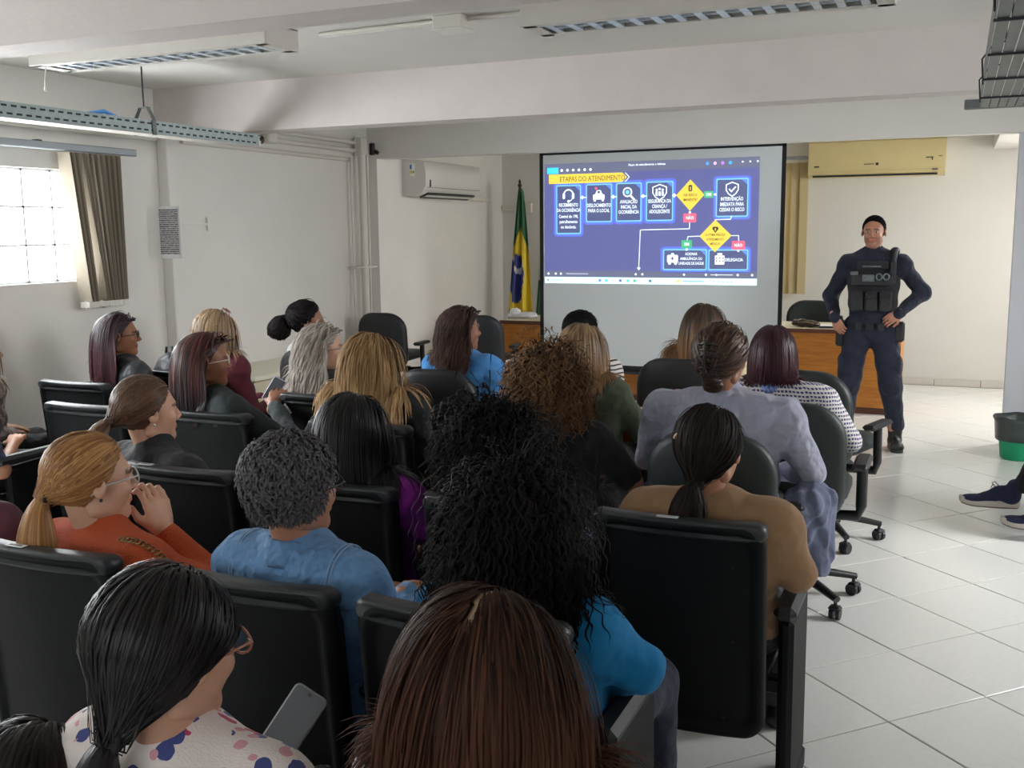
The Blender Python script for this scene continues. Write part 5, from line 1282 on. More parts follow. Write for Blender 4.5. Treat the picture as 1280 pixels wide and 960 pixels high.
M_ORANGE = cloth('orange_rib_knit', rgb(196, 78, 26), scale=60, bump=.6, bscale=60, stretch=(6, 6, 1)); M_DENIM = cloth('light_denim', rgb(98, 140, 184), rough=.85, var=.14, scale=18, bump=.6, bscale=30)
M_BLACK = cloth('black_jersey', rgb(26, 27, 31)); M_BLACK2 = cloth('black_leather_jacket', rgb(38, 42, 46), rough=.5); M_CHAR = cloth('charcoal_hooded_jacket', rgb(52, 60, 64), scale=80, var=.15)
M_PURP = cloth('purple_jersey', rgb(138, 24, 142)); M_TEAL = cloth('turquoise_jersey', rgb(0, 116, 172), sheen=0); M_TAN = cloth('tan_sweater', rgb(152, 118, 86), scale=80, var=.06, bump=.4)
M_LAV = cloth('lavender_shirt', rgb(164, 166, 184), var=.05, scale=8, bump=.9, bscale=16); M_OLIVE = cloth('olive_jacket', rgb(76, 86, 66)); M_BLUE = cloth('blue_jersey', rgb(70, 138, 204)); M_YEL = cloth('pale_yellow_top', rgb(214, 200, 164))
M_MAR = cloth('maroon_top', rgb(96, 26, 42)); M_MAR2 = cloth('dull_maroon_knit', rgb(84, 40, 54)); M_LBLUE = cloth('pale_blue_blouse', rgb(142, 160, 204)); M_DGREY = cloth('dark_grey_jacket', rgb(48, 54, 60)); M_NAVYT = cloth('navy_tee', rgb(30, 44, 78)); M_BLUECOL = cloth('blue_knit_collar', rgb(134, 156, 216), bump=.6, bscale=50)

NB, ND, NK = 900, 620, 420
BLK = H(15, 13, 14)
p = seated('woman with parted smooth black hair and low ponytail, in a white floral blouse and glasses', (-1.04, 1.12, 1.182),
    dict(style='pony', n=3600, c1=BLK, c2=BLK, c3=H(38, 34, 34), L=.16, tie=(0, -.085, -.110), pr=.030, w=.0019, part=.0, vol=.018, seed=3, pd=(.1, -.8, -.5), scalp=H(150, 110, 104), m=15), M_FLORAL, skin=SK_L, yaw=15, pitch=-7, sleeve=.42, hv=.0045,
    arms={0: ((-1.28, 1.16, .58), (-1.16, 1.40, .56), (.2, .6, .1)), 1: ((-.80, 1.22, .60), (-1.12, 1.36, .50), (-.5, .5, .3), (.2, -.6, .7), 1.1)})
tie(p, (0, -.090, -.110), .022, TIEM); glasses(p['R'], p['hc'], p['root'], frame_mat(rgb(160, 104, 84), 'rose_brown_frame'), LENS, big=1.12)
ph = tag(empty('phone', (-1.19, 1.61, .675)), 'smartphone in a pale case held up at lower left centre', 'phone')
ph.rotation_euler = (-.62, .42, .02)
CASE = mat('phone_case', rgb(150, 146, 150), .35); SCRN = mat('phone_glass', rgb(84, 92, 102), .08, spec=.9)
MB().rings([[(x, y, z) for x, z in rect_outline(.078, .160, .012, z0=-.08)] for y in (-.0045, .0045)]).build('case', CASE, ph)
MB().add([(x, -.0052, z) for x, z in rect_outline(.071, .153, .009, z0=-.0765)], [tuple(range(len(rect_outline(.071, .153, .009, z0=-.0765))))]).build('display', SCRN, ph)
MB().box((.0, -.0056, .070), (.008, .0006, .006)).build('camera_notch', BLACK, ph)

p = seated('woman with centre-parted long chestnut hair and a navy top with a white band', (-.60, 1.30, 1.150),
    dict(style='long', n=5200, c1=H(34, 24, 20), c2=H(74, 46, 33), c3=H(76, 48, 34), L=.37, w=.0018, part=.004, vol=.010, seed=4, scalp=H(188, 160, 130), m=14, fill=.035, mess=.02, ombre=.35, grav=.30, pback=.12, curl=.0035, freq=22), M_NTOP, skin=SK_L, yaw=8, pitch=-6, sleeve=.45, hv=.0045,
    arms={0: ((-.86, 1.36, .58), (-.72, 1.42, .48)), 1: ((-.33, 1.30, .62), (-.43, 1.36, .83), (-.2, .4, -.1), (0, .2, 1), .8)})
seated('person with black hair at the bottom left corner of the picture', (-1.27, 1.05, .925), dict(style='long', n=1900, c1=BLK, c2=BLK, c3=H(44, 36, 34), L=.30, w=0.0030, part=None, vol=.012, seed=5, m=14), M_BLACK, yaw=4, byaw=0, pitch=-25, hv=.006, lean=(-.34, .16))
p = seated('woman with blonde ponytail in an orange sweater, resting her chin on her hand', (-2.03, 1.95, 1.160),
    dict(style='pony', n=2800, c1=H(134, 90, 52), c2=H(92, 68, 44), c3=H(182, 134, 82), L=.235, tie=(0, -.115, -.022), pr=.038, w=.0020, vol=.010, seed=6, pd=(0, -.5, -.5), m=17, part=None, ombre=.75), M_ORANGE, skin=SK_L, yaw=30, extra='turtle', hv=.0045, noise=.002, byaw=-.12,
    arms={1: ((-1.80, 2.18, .68), (-1.94, 2.10, .865), (-.10, -.03, .5), (.9, -.2, .2), 1.3)})
tie(p, (0, -.118, -.022), .020, TIEM); glasses(p['R'], p['hc'], p['root'], frame_mat(rgb(190, 184, 184), 'clear_frame'), LENS, big=1.15); earring(p, 1, mat('dark_earring', rgb(70, 80, 70), .3, metal=.5))
ch = MB(); pts = on_cloth(p, [p['sh'][1] + np.array([-.03 + .012 * k, -.045 + .004 * k, .10 - .006 * k]) for k in range(13)], .003)
for k, q in enumerate(pts): ch.tube([tuple(np.array(q) + np.array([.009 * math.cos(a), .006 * math.sin(a), .004 * math.sin(a)])) for a in [2 * PI * j / 8 for j in range(9)]], .0026, 5, cap=False)
ch.build('chain_trim', mat('dull_gold', rgb(150, 120, 80), .35, metal=.8), p['root'])
p = seated('woman with short curly dark grey hair in a light blue denim shirt', (-1.41, 1.96, 1.20),
    dict(style='short', n=4200, c1=H(48, 45, 46), c2=H(92, 89, 91), c3=H(88, 84, 86), L=.060, w=.0026, part=None, vol=.024, seed=7, m=9, curl=.0022, freq=70, ombre=.5, lift=.02, hairline=.022), M_DENIM, skin=SK_M, yaw=22, hv=.0045, g=1.12, noise=.004, byaw=-.1, collar=M_DENIM,
    arms={1: ((-1.155, 2.04, .66), (-1.27, 2.24, .735), (-.1, .5, -.05), (0, 0, 1), .7)})
earring(p, 1, PEARL)
glasses(p['R'], p['hc'], p['root'], frame_mat(rgb(40, 40, 44), 'dark_frame'), LENS)
SEAM = mat('denim_seam', rgb(140, 166, 194), .8)
for sd in (0, 1):
    for dx in (0, .010): MB().tube(on_cloth(p, [p['sh'][sd] + np.array([(-.035 + dx) * (1, -1)[sd] * -1, .10 * math.sin(a), .10 * math.cos(a)]) for a in [-2.6 + 3.4 * k / 20 for k in range(21)]]), .0016, 5).build('seam', SEAM, p['root'])
MB().tube(on_cloth(p, [p['nb'] + np.array([-.20 + .4 * k / 20, -.15, -.11 + .02 * abs(k - 10) / 10]) for k in range(21)]), .0016, 5).build('seam', SEAM, p['root'])
seated('woman with long black curls in a turquoise top, behind the chestnut-haired woman', (-.84, 1.95, 1.165),
    dict(style='curly', n=2400, c1=BLK, c2=BLK, c3=H(30, 25, 25), L=.40, w=.0022, part=.012, vol=.012, seed=8, m=13, curl=.006, freq=105, mess=.06, scalp=H(120, 96, 84), fill=.045, lift=.016, grav=.5), M_TEAL, skin=SK_T, trous=JEANS, yaw=6, sleeve=1.0, g=1.1, hv=.006, noise=.003,
    arms={1: ((-.575, 2.0, .74), (-.70, 2.16, .62))}, byaw=-.1)
seated('woman with a huge mass of black curls in a pale blue blouse', (-1.27, 2.80, 1.150),
    dict(style='curly', n=2600, c1=BLK, c2=H(22, 18, 18), c3=H(22, 18, 18), L=.31, w=.0026, part=None, vol=.048, seed=9, m=13, curl=.008, freq=95, mess=.18, fill=.06, lift=.058, rise=.2, grav=.30), M_LBLUE, skin=SK_T, yaw=10, g=1.08, sleeve=1.0, hv=.007,
    arms={1: ((-.965, 2.86, .70), (-1.12, 3.10, .66))}, sw=.19, byaw=-.1)
seated('woman with long straight black hair in a purple top', (-1.74, 2.75, 1.163),
    dict(style='long', n=2280, c1=BLK, c2=BLK, c3=H(34, 32, 32), L=.40, w=0.0028, part=.0, vol=.012, seed=10, m=18, fill=.05, mess=.03), M_PURP, skin=SK_T, yaw=14, sw=.18, sleeve=.46, hv=.007, arms={1: ((-1.50, 2.80, .70), (-1.60, 2.98, .60))}, byaw=-.1)
p = seated('woman with a brown and copper ponytail in a black top, wearing a pearl earring', (-2.58, 2.75, 1.175),
    dict(style='pony', n=1900, c1=H(74, 54, 42), c2=H(150, 86, 52), c3=H(112, 82, 60), L=.36, tie=(0, -.118, -.020), pr=.042, w=0.0031, vol=.010, seed=11, pd=(0, -1.0, .0), m=18, ombre=.5), M_BLACK, skin=SK_L, yaw=32, byaw=-.25, lean=(.12, -.06), hv=.005, g=1.12, extra='turtle', sw=.175)
tie(p, (0, -.122, -.018), .020, TIEM); earring(p, 1, PEARL)
p = seated('woman with a low dark ponytail and a tan sweater in the aisle seat', (-.61, 2.80, 1.180),
    dict(style='pony', n=1900, c1=H(30, 25, 24), c2=H(44, 32, 28), c3=H(44, 36, 34), L=.17, tie=(0, -.088, -.080), pr=.036, w=0.0029, vol=.010, seed=12, pd=(0, -.6, -.4), m=15, curl=.005, freq=60), M_TAN, skin=SK_M, yaw=14, hv=.005, g=1.14, noise=.003, sw=.175,
    arms={1: ((-.365, 2.82, .715), (-.46, 3.06, .70)), 0: ((-.90, 2.86, .66), (-.72, 3.06, .64))}, trous=cloth('dark_trousers', rgb(46, 48, 56)))
tie(p, (0, -.092, -.082), .024, TIEM)
c = p['R'] @ np.array([-.035, -.094, .040]) + p['hc']; MB().tube([tuple(c + p['R'] @ np.array([.020 * math.cos(a), -.012, .016 * math.sin(a)])) for a in [PI * (.1 + .9 * k / 9) for k in range(10)]], .004, 6).build('hair_clip', mat('beige_clip', rgb(200, 170, 130), .35), p['root'])
p = seated('woman with pinned-up brown hair and a dark claw clip, in a lavender-grey shirt', (-.80, 3.86, 1.306),
    dict(style='bun', n=2090, c1=H(74, 52, 40), c2=H(48, 34, 28), c3=H(132, 96, 72), L=.1, tie=(.0, -.122, -.005), tj=.018, w=0.0035, vol=.030, seed=13, lift=.02, ombre=.45), M_LAV, skin=SK_T, yaw=12, g=1.42, noise=.006, hv=.006, sw=.195, byaw=-.04,
    arms={1: ((-.47, 3.90, .76), (-.62, 4.16, .68)), 0: ((-1.10, 3.92, .76), (-.98, 4.16, .68))}, collar=M_LAV, extra='turtle')
V, Q = surface([xf(ell((.0, -.118, .045), (.020, .026, .060), k=.01), p['R'], p['hc']), xf(ell((.0, -.115, -.040), (.034, .030, .040), k=.02), p['R'], p['hc']), xf(ell((.0, -.085, -.085), (.042, .030, .035), k=.03), p['R'], p['hc'])], .005, lambda P: .002 * np.sin(P[:, 2] * 300)); link('hair_twist', raw_mesh('twist', V, Q, H(50, 36, 30)), HAIRM, p['root'])
cl = MB()
for s in (-1, 1):
    for k in range(6): z = .075 - .022 * k; cl.tube([tuple(p['R'] @ np.array(q) + p['hc']) for q in ((s * .006, -.158, z), (s * .026, -.150, z - .004), (s * .040, -.122, z - .010))], .004, 6)
cl.tube([tuple(p['R'] @ np.array(q) + p['hc']) for q in ((0, -.160, .085), (0, -.163, .02), (0, -.158, -.045))], .006, 8); cl.build('claw_clip', mat('tortoise_clip', rgb(36, 30, 26), .25), p['root'])
p = seated('woman with burgundy hair and a blue collar, in a white and navy houndstooth knit', (-.73, 4.60, 1.243),
    dict(style='long', n=2090, c1=H(40, 20, 26), c2=H(58, 22, 32), c3=H(66, 34, 42), L=.25, w=0.0032, part=.0, vol=.010, seed=14, m=15, ombre=.4), M_HOUND, skin=SK_M, yaw=-6, g=1.32, noise=.003, hv=.006, sw=.185, byaw=-.05, arms={1: ((-.40, 4.62, .74), (-.52, 4.88, .68))}, collar=M_BLUECOL)
seated('woman with long dark-to-blonde ombre hair in a pale yellow top, before the screen', (-1.30, 5.76, 1.25),
    dict(style='long', n=1520, c1=H(50, 38, 32), c2=H(150, 112, 76), c3=H(74, 56, 44), L=.46, w=0.0038, part=.0, vol=.010, seed=15, m=16, ombre=.30, fill=.04), M_YEL, yaw=20, hv=.008, g=1.02, voxel=.014)
seated('person with straight light brown hair in an olive green jacket', (-1.63, 4.62, 1.226),
    dict(style='long', n=1900, c1=H(98, 76, 56), c2=H(140, 108, 76), c3=H(150, 122, 90), L=.33, w=0.0036, part=.0, vol=.014, seed=16, m=15, ombre=.4), M_OLIVE, yaw=18, hv=.007, g=1.12, collar=M_OLIVE, arms={1: ((-1.33, 4.70, .66), (-1.44, 4.94, .70))}, byaw=-.15)
seated('person with short black hair in a white and black striped shirt', (-1.94, 5.50, 1.21),
    dict(style='short', n=1440, c1=BLK, c2=BLK, c3=H(26, 24, 26), L=.06, w=0.0042, part=None, vol=.012, seed=17, m=8, ombre=.5), M_STRIPE, yaw=34, hv=.007, sleeve=.5, byaw=-.15, lean=(.04, -.03), female=False, g=1.05)
seated('woman with curly caramel and brown hair in a black top', (-1.45, 3.72, 1.222),
    dict(style='curly', n=2200, c1=H(52, 38, 30), c2=H(112, 82, 56), c3=H(116, 88, 60), L=.34, w=.0028, part=None, vol=.030, seed=18, m=12, curl=.009, freq=100, mess=.15, ombre=.35, lift=.045, fill=.06, rise=.2), M_BLACK, skin=SK_M, yaw=12, hv=.007, g=1.15, sleeve=.5, arms={1: ((-1.13, 3.80, .68), (-1.27, 4.02, .66))}, byaw=-.1, sw=.18)
p = seated('woman with wavy brown hair and sunglasses pushed up, in a bright blue shirt', (-2.44, 4.96, 1.262),
    dict(style='long', n=1520, c1=H(48, 36, 34), c2=H(84, 62, 56), c3=H(78, 60, 54), L=.34, w=0.0038, part=.0, vol=.009, seed=19, tuck=-.01, m=14, curl=.006, freq=40), M_BLUE, skin=SK_T, yaw=40, hv=.006, g=1.08, sw=.17, byaw=-.1)
glasses(p['R'], p['hc'], p['root'], frame_mat(rgb(30, 32, 44), 'navy_frame'), LENSD, up=1)
seated('woman with long golden blonde hair in a black tee, leaning on her left arm', (-2.28, 3.76, 1.241),
    dict(style='long', n=2470, c1=H(118, 90, 60), c2=H(182, 148, 106), c3=H(160, 128, 90), L=.46, w=0.0032, part=.0, vol=.018, seed=20, m=18, ombre=.4, fill=.045, mess=.05, curl=.003, freq=30), M_BLACK, yaw=20, hv=.007, g=1.1, sleeve=.5, arms={0: ((-2.70, 3.88, .70), (-2.62, 4.10, .68))}, sw=.185)
p = seated('woman with long wavy silver-grey hair and thin glasses in a dark jacket', (-2.90, 4.32, 1.211),
    dict(style='long', n=2090, c1=H(128, 118, 108), c2=H(178, 168, 158), c3=H(184, 174, 164), L=.42, w=0.0036, part=.0, vol=.012, seed=21, tuck=-.01, m=16, curl=.007, freq=40, ombre=.3, fill=.04), M_DGREY, skin=SK_L, yaw=48, hv=.006, byaw=-.2)
glasses(p['R'], p['hc'], p['root'], frame_mat(rgb(150, 140, 140), 'thin_grey_frame'), LENS)
p = seated('woman with a dark curly ponytail in a banded white shirt by the cream counter', (-3.74, 5.42, 1.233),
    dict(style='pony', n=1520, c1=BLK, c2=H(28, 22, 22), c3=H(36, 30, 30), L=.15, tie=(0, -.108, .030), pr=.046, w=.0050, vol=.010, seed=22, pd=(0, -1.0, -.1), m=15, curl=.014, freq=100), M_WSHIRT, skin=SK_T, yaw=60, hv=.006, g=1.1, byaw=-.5, lean=(.10, -.12), noise=.005, collar=M_WSHIRT)
p = seated('woman with blonde-streaked hair and sunglasses on her head, in a maroon top', (-3.91, 4.76, 1.235),
    dict(style='long', n=1710, c1=H(106, 82, 62), c2=H(150, 118, 92), c3=H(178, 152, 120), L=.36, w=0.0037, part=.0, vol=.016, seed=23, m=15, ombre=.5), M_MAR, skin=SK_L, yaw=38, hv=.007, byaw=-.3)
glasses(p['R'], p['hc'], p['root'], frame_mat(rgb(120, 50, 44), 'red_brown_frame'), LENSD, up=1)
p = seated('woman with dark reddish hair and white glasses, in a charcoal hooded jacket', (-3.05, 3.62, 1.227),
    dict(style='long', n=1900, c1=H(46, 32, 32), c2=H(40, 30, 34), c3=H(104, 56, 50), L=.38, w=0.0035, part=.0, vol=.012, seed=24, tuck=-.015, m=16, fill=.04), M_CHAR, skin=SK_T, yaw=46, hv=.006, g=1.15, extra='hood', byaw=-.35, noise=.005,
    arms={1: ((-2.74, 3.84, .70), (-2.99, 4.02, .84), (-.15, .5, .4), (.2, -.5, .8), 1.2)})
glasses(p['R'], p['hc'], p['root'], frame_mat(rgb(232, 220, 214), 'white_frame'), LENS)
t = tag(empty('phone', (-3.04, 4.10, .90)), 'small pale lilac phone held by the woman in the charcoal jacket', 'phone'); t.rotation_euler = (-.5, .5, .4)
MB().box((0, 0, 0), (.068, .009, .13), ch=.004).build('case', mat('lilac_case', rgb(206, 196, 222), .3), t); MB().box((0, -.005, 0), (.060, .001, .12)).build('display', SCRN, t)
p = seated('woman with maroon-black hair and glasses in a black jacket by the left wall', (-4.27, 4.37, 1.231),
    dict(style='long', n=2090, c1=H(44, 28, 34), c2=H(76, 46, 52), c3=H(62, 44, 50), L=.44, w=0.0036, part=.0, vol=.011, seed=25, tuck=-.015, m=16, fill=.045, ombre=.4), M_BLACK2, skin=SK_T, yaw=50, hv=.005, byaw=-.35)
glasses(p['R'], p['hc'], p['root'], frame_mat(rgb(30, 26, 28), 'black_frame'), LENS)
seated('person in a navy tee, one bare forearm visible at the left picture edge', (-4.36, 3.36, 1.17),
    dict(style='short', n=640, c1=H(40, 32, 28), c2=H(50, 40, 34), L=.05, w=0.0042, part=None, vol=.01, seed=26, m=7), M_NAVYT, skin=SK_M, yaw=30, sleeve=.5, byaw=-.5, hv=.008, female=False, g=1.1, arms={0: ((-4.64, 3.36, .60), (-4.52, 3.56, .60)), 1: ((-4.03, 3.34, .58), (-4.22, 3.58, .65))})
seated('person with light brown hair in a mottled cardigan at the left picture edge', (-4.80, 3.90, 1.17),
    dict(style='long', n=950, c1=H(120, 92, 66), c2=H(150, 120, 90), L=.36, w=0.0040, part=None, vol=.02, seed=27, m=13), M_CARD, arms={0: ((-5.0, 3.85, .62), (-4.86, 4.05, .60)), 1: ((-4.60, 3.78, .62), (-4.74, 4.02, .58))}, yaw=40, hv=.008, byaw=-.3, lean=(.02, .12))
seated('person in a dull maroon knit, only the sleeve visible at the left picture edge', (-2.68, 2.03, 1.16),
    dict(style='long', n=760, c1=H(60, 44, 36), c2=H(70, 50, 40), L=.36, w=0.0042, part=None, vol=.015, seed=28, m=13), M_MAR2, yaw=25, hv=.008, arms={1: ((-2.42, 2.08, .68), (-2.52, 2.30, .66))}, sw=.185)

# person on the right: only crossed legs and trainers show in the picture -----------------------------
TRN = cloth('black_sport_trousers', rgb(24, 26, 28)); RSK = SK_M
r_ = seated('person in black trousers and navy trainers, legs crossed, entering from the right edge', (1.02, 6.10, 1.28),
    dict(style='short', n=640, c1=H(30, 26, 24), c2=H(40, 34, 30), L=.05, w=0.0042, part=None, vol=.01, seed=29, m=7), M_DGREY, yaw=-60, byaw=PI / 2 - .05, hv=.008, female=False, g=1.1, lean=(0, -.02),
    feet=[((.58, 5.92, .47), (.46, 5.93, .16)), ((.56, 6.18, .60), (.385, 6.12, .26))], trous=TRN)
for ch_ in list(r_['root'].children):
    if ch_.name.startswith('shoe'): bpy.data.objects.remove(ch_)
NAVYSH = cloth('navy_trainer_mesh', rgb(22, 30, 66), scale=80, bump=.4, bscale=200); SOLE = mat('grey_white_sole', rgb(196, 190, 180), .55, var=.06, scale=30); OUTS = mat('brown_outsole', rgb(120, 104, 90), .6)
def trainer(heel, tdir, pitch):
    rx, ry = r_['root'].location.x, r_['root'].location.y
    y = np.array(tdir, float); y /= np.linalg.norm(y); y = y * math.cos(pitch) + np.array([0, 0, math.sin(pitch)]); z = np.array([0, 0, 1.0]); z = z - y * (z @ y); z /= np.linalg.norm(z); x = np.cross(y, z); R = np.stack([x, y, z], 1); t = np.array(heel, float) - np.array([rx, ry, 0])
    up = [ell((0, .02, .055), (.036, .045, .038)), ell((0, .09, .045), (.038, .08, .036)), ell((0, .19, .028), (.041, .085, .024)), cone((0, .015, .05), (0, .0, .11), .040, .040, k=.03), ell((0, .08, .082), (.026, .045, .026), rotx(-.35), k=.02)]
    V, Q = surface([xf(p_, R, t) for p_ in up], .006); o = link('trainer', raw_mesh('trainer', V, Q), NAVYSH, r_['root'])
    so = MB(); rr = []
    for z_, ins in ((-.006, .006), (.002, 0), (.016, 0), (.026, .005)):
        ring = []
        for k in range(28):
            a = 2 * PI * k / 28; yy = .125 + .155 * math.cos(a); w = (.040 + .006 * math.cos(a - .3)) * abs(math.sin(a)) ** .75 * (1 if math.sin(a) > 0 else -1)
            zz = z_ + .020 * max(0, (yy - .19) / .1) ** 2 + (.012 if z_ > .02 and yy < .09 else 0)
            ring.append(tuple(R @ np.array([w * (1 - ins * 8), .125 + (yy - .125) * (1 - ins * 3), zz]) + t))
        rr.append(ring)
    so.rings(rr); so.build('sole', SOLE, o)
    so = MB(); rr2 = []
    for dz in (-.013, -.006):
        rr2.append([tuple(R @ np.array([(.036) * abs(math.sin(a)) ** .75 * (1 if math.sin(a) > 0 else -1), .125 + .145 * math.cos(a), dz + .020 * max(0, (.125 + .145 * math.cos(a) - .19) / .1) ** 2]) + t) for a in [2 * PI * k / 28 for k in range(28)]])
    so.rings(rr2).build('outsole', OUTS, o)
    la = MB()
    for k in range(4): la.tube([tuple(R @ np.array(q) + t) for q in ((-.022, .075 + .022 * k, .098 - .014 * k), (0, .082 + .022 * k, .106 - .014 * k), (.022, .075 + .022 * k, .098 - .014 * k))], .0028, 6)
    la.tube([tuple(R @ np.array(q) + t) for q in ((0, .08, .108), (.02, .10, .125), (.03, .115, .115), (.015, .10, .10), (-.02, .11, .118), (-.032, .12, .10))], .0022, 6); la.build('laces', BLACKPL, o)
trainer((.350, 6.12, .140), (-1, .03, 0), -.02); trainer((.555, 5.93, .075), (-1, .05, 0), .03)
sc3 = dup(protos[(CHAIRBLU.name, False)]); sc3.location = (1.36, 6.13, 0); sc3.rotation_euler = (0, 0, PI / 2 - .05); tag(sc3, 'black office chair outside the right edge under the person with crossed legs', 'chair', 'office swivel chairs')

# grey-blue jacket hanging over the armrest of the lavender woman's chair
dj = tag(empty('draped_jacket', (-.46, 3.90, 0)), 'grey-blue jacket hanging over the armrest of the dark green chair, sleeve down', 'jacket')
V, Q = surface([ell((-.02, -.02, .64), (.075, .15, .055), k=.04), cone((-.0, -.05, .66), (.025, -.02, .40), .062, .050, k=.05), cone((.03, .05, .64), (.03, .04, .42), .055, .048, k=.05), cone((-.05, -.12, .62), (-.02, -.08, .47), .05, .035, k=.04)], .008,
    lambda P: .006 * np.sin(P[:, 1] * 90 + 4 * np.sin(P[:, 2] * 16)) + .004 * np.sin(P[:, 0] * 110 + P[:, 2] * 30)); link('jacket_cloth', raw_mesh('jacket', V, Q), cloth('grey_blue_cloth', rgb(106, 112, 138), scale=14, var=.12), dj)
# black backpack beside the maroon woman
bk = tag(empty('backpack', (-4.36, 4.86, 0)), 'black backpack hung on a seat left of the blonde-streaked woman', 'bag')
V, Q = surface([ell((0, 0, .78), (.12, .08, .17), k=.05), ell((0, -.06, .72), (.09, .05, .10), k=.03)], .010, wrinkles(.003)); link('bag_body', raw_mesh('bag', V, Q), cloth('black_nylon', rgb(28, 30, 36), rough=.5), bk)
MB().tube([(-.03, 0, .93), (-.02, .0, .985), (.02, 0, .985), (.03, 0, .93)], .008, 8).build('grab_handle', BLACKPL, bk); MB().box((0, -.11, .76), (.10, .006, .012)).build('zip', GALV, bk)

# ------------------------------------------------------------------ the officer, standing
UNI = cloth('navy_uniform', rgb(22, 28, 48), scale=50); VESTM = cloth('black_nylon_vest', rgb(22, 23, 28), rough=.7, bump=.5, bscale=200); BOOT = mat('black_boot', rgb(20, 20, 22), .4); POUCH = cloth('black_pouch', rgb(28, 29, 33), rough=.6)
def officer():
    ox, oy = -.585, 8.17; root = tag(empty('person', (ox, oy, 0)), 'standing uniformed officer in navy with a black vest, hands on his belt, beside the screen', 'person')
    L = lambda x, y, z: np.array([x - ox, y - oy, z]); skin = H(178, 124, 100)
    R = rotz(PI - .06) @ rotx(-.03); hc = L(-.585, 8.15, 1.625); nb = L(-.585, 8.185, 1.455)
    sh = [L(-.762, 8.18, 1.385), L(-.385, 8.18, 1.385)]; el = [L(-.885, 8.26, 1.140), L(-.228, 8.27, 1.175)]; wr = [L(-.835, 8.09, .990), L(-.375, 8.06, 1.035)]
    hipj = [L(-.675, 8.17, .90), L(-.485, 8.17, .90)]; kn = [L(-.715, 8.10, .50), L(-.420, 8.09, .50)]; an = [L(-.745, 8.20, .10), L(-.375, 8.17, .10)]; toe = [L(-.775, 8.03, .04), L(-.345, 7.99, .04)]
    torso = [ell(L(-.575, 8.185, 1.27), (.165, .115, .19), k=.05), ell(L(-.575, 8.18, 1.06), (.150, .118, .15), k=.06), ell(L(-.58, 8.18, .92), (.165, .120, .11), k=.06), cone(sh[0], sh[1], .065, .065, k=.05), cone(nb, (sh[0] + nb) / 2, .055, .055, k=.05), cone(nb, (sh[1] + nb) / 2, .055, .055, k=.05)]
    arms = []; legs = []
    for i in (0, 1):
        arms += [cone(sh[i], el[i], .060, .046, k=.04), cone(el[i], wr[i], .046, .030, k=.025)]
        legs += [cone(hipj[i], kn[i], .092, .064, k=.05), cone(kn[i], an[i], .062, .042, k=.03)]
    V, Q = surface(torso + arms + legs, .014); parts = [(V, Q, np.array(skin))] + head_mesh(R, hc, nb, skin, True, .0034, beard=.28)
    for i, (yd, zd) in enumerate((((.30, -.15, -.55), (-.45, -.75, .1)), ((-.62, -.25, -.42), (.15, -.9, .35)))):
        v, q = hand(wr[i], yd, zd, (1 if i == 0 else -1), 1.25, .0034); parts.append((v, q, np.array(skin)))
    V, Q, C = merge(parts); link('body', raw_mesh('body', V, Q, C), SKIN, root)
    gar = [inflate(q, .012) for q in torso]
    for i in (0, 1): gar += [cone(sh[i], el[i], .066, .055, k=.03), cone(el[i], wr[i] + (wr[i] - el[i]) * .04, .056, .040, k=.03)]
    gar += [cone(nb, nb + np.array([0, 0, .035]), .066, .064, k=.02)]
    V, Q = surface(gar, .009, wrinkles(.004)); link('uniform_shirt', raw_mesh('shirt', V, Q), UNI, root)
    leg = []
    for i in (0, 1):
        leg += [cone(hipj[i], kn[i], .104, .082, k=.05), cone(kn[i], an[i] + np.array([0, 0, .07]), .080, .062, k=.04)]
        s = (-1, 1)[i]; m = (hipj[i] * .35 + kn[i] * .65); leg += [ell(m + np.array([s * .075, 0, 0]), (.030, .075, .085), k=.012), ell(kn[i] + np.array([s * .01, -.06, -.02]), (.055, .03, .07), k=.02)]
    leg += [ell(L(-.58, 8.18, .915), (.184, .140, .125), k=.05)]
    V, Q = surface(leg, .009, wrinkles(.005)); link('uniform_trousers', raw_mesh('trousers', V, Q), UNI, root)
    for i in (0, 1):
        d = toe[i] - an[i]; d[2] = 0; d /= np.linalg.norm(d); b0 = an[i] * [1, 1, 0] + [0, 0, .045]
        V, Q = surface([cone(an[i] + [0, 0, .13], b0, .058, .048, k=.03), cone(b0 + d * -.02, b0 + d * .15 + [0, 0, -.005], .044, .040, k=.03), ell(b0 + d * .15 + [0, 0, -.005], (.046, .046, .036), k=.03)], .007, wrinkles(.0015, 2)); V[:, 2] = np.maximum(V[:, 2], .012)
        o = link('boot', raw_mesh('boot', V, Q), BOOT, root)
        V, Q = surface([cone(b0 + d * -.03 + [0, 0, -.035], b0 + d * .155 + [0, 0, -.035], .048, .046)], .008); V[:, 2] = np.clip(V[:, 2], .0005, .022); link('sole', raw_mesh('sole', V, Q), BLACKPL, o)
    # vest with pouches, belt
    vp = [ell(L(-.575, 8.185, 1.25), (.190, .148, .20), k=.02), ell(L(-.575, 8.185, 1.10), (.180, .148, .13), k=.04), cone(L(-.69, 8.19, 1.43), L(-.67, 8.19, 1.30), .055, .06, k=.03), cone(L(-.47, 8.19, 1.43), L(-.49, 8.19, 1.30), .055, .06, k=.03), cone(L(-.585, 8.19, 1.56), L(-.585, 8.17, 1.46), .085, .095, k=.015, op=-1)]
    V, Q = surface(vp, .009, wrinkles(.0015)); v_ = link('tactical_vest', raw_mesh('vest', V, Q), VESTM, root)
    def bx(c, d, m, nm, ch=.008, par=v_, rot=None): o = MB().box((0, 0, 0), d, ch=ch, rot=rot).build(nm, m, par); o.location = tuple(L(*c)); return o
    bx((-.575, 8.035, 1.385), (.22, .022, .055), VESTM, 'chest_patch'); bx((-.575, 8.028, 1.275), (.30, .03, .085), POUCH, 'chest_strip')
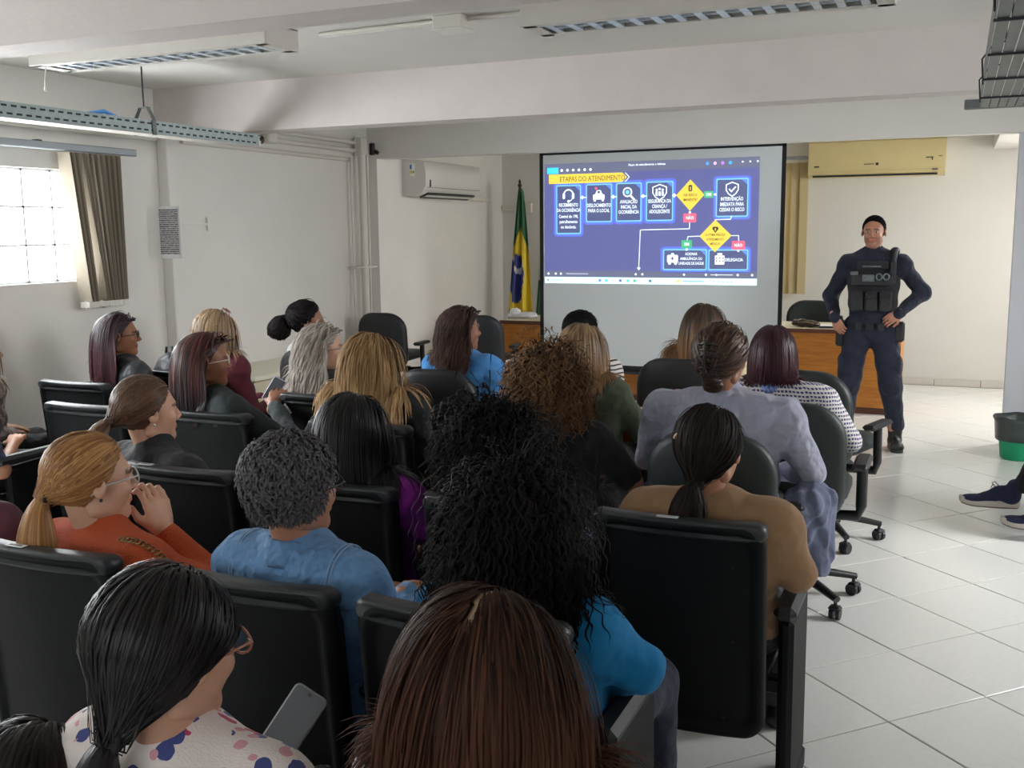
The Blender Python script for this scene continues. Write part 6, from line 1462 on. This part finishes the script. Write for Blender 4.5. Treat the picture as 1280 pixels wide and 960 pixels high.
    for x in (-.675, -.575, -.475): bx((x, 8.018, 1.12), (.088, .055, .145), POUCH, 'magazine_pouch', .012)
    for x in (-.675, -.575, -.475): bx((x, 7.988, 1.165), (.080, .012, .05), VESTM, 'pouch_flap', .004)
    CAM = mat('grey_patch', rgb(92, 98, 100), .7, var=.5, scale=55)
    bx((-.580, 8.020, 1.375), (.13, .006, .012), CAM, 'patch', .001); bx((-.70, 8.010, 1.325), (.055, .008, .026), CAM, 'patch', .002); bx((-.60, 8.008, 1.290), (.085, .010, .05), CAM, 'patch', .002)
    for x in (-.525, -.475): o = MB().tube([(.020 * math.cos(a), 0, .022 * math.sin(a)) for a in [2 * PI * k / 14 for k in range(15)]], .006, 8, cap=False).build('handcuff', mat('steel_cuff', rgb(120, 130, 138), .3, metal=.9) if x < -.5 else MATS['steel_cuff'], v_); o.location = tuple(L(x, 8.004, 1.300))
    bx((-.435, 8.05, 1.33), (.045, .04, .17), BLACKPL, 'radio', .008); MB().tube([tuple(L(-.435, 8.06, 1.40)), tuple(L(-.425, 8.09, 1.50))], .020, 10).build('radio_microphone', BLACKPL, v_)
    V, Q = surface([ell(L(-.430, 8.15, 1.485), (.035, .045, .030))], .006); link('shoulder_radio', raw_mesh('radio', V, Q), BLACKPL, v_)
    bl = MB(); rr = []
    for z, r0 in ((.905, .006), (.908, .014), (.955, .014), (.958, .006)): rr.append([tuple(L(-.58, 8.18, z) + np.array([(.180 + r0) * math.cos(a), (.134 + r0) * math.sin(a), 0])) for a in [2 * PI * k / 40 for k in range(40)]])
    b_ = bl.rings(rr, cap=False).build('duty_belt', VESTM, root); bx((-.58, 8.028, .93), (.055, .012, .05), BLACKPL, 'buckle', .004, b_)
    for x in (-.66, -.50): bx((x, 8.030, .93), (.05, .035, .06), POUCH, 'belt_pouch', .008, b_)
    bx((-.795, 8.14, .87), (.06, .10, .20), BLACKPL, 'holster', .014, b_); bx((-.795, 8.11, .975), (.030, .09, .05), BLACK, 'pistol_grip', .008, b_); bx((-.375, 8.13, .89), (.075, .09, .15), POUCH, 'belt_pouch', .016, b_)
    d = wr[1] - el[1]; d /= np.linalg.norm(d); u = np.cross(d, [0, 0, 1]); u /= np.linalg.norm(u); w = np.cross(d, u); c = wr[1] - d * .012
    wt = MB().tube([tuple(c + u * .036 * math.cos(a) + w * .036 * math.sin(a)) for a in [2 * PI * k / 16 for k in range(17)]], .008, 8, cap=False).build('wristwatch', BLACKPL, root)
    V, Q = surface([ell(c + np.array([.0, -.035, .012]), (.018, .008, .018))], .004); link('watch_face', raw_mesh('w', V, Q), MATS['steel_cuff'], wt)
    make_hair(R, hc, [], dict(style='short', n=2560, c1=H(16, 14, 14), c2=H(20, 18, 18), L=.014, w=0.0021, part=None, vol=.004, seed=40, m=5, hairline=.006), root)
officer()
print('TRIS', sum(len(o.data.loops)-2*len(o.data.polygons) for o in bpy.data.objects if o.type=='MESH')); print('people', len(ALL_PEOPLE) + 1, 'verts', sum(len(o.data.vertices) for o in bpy.data.objects if o.type == 'MESH'))
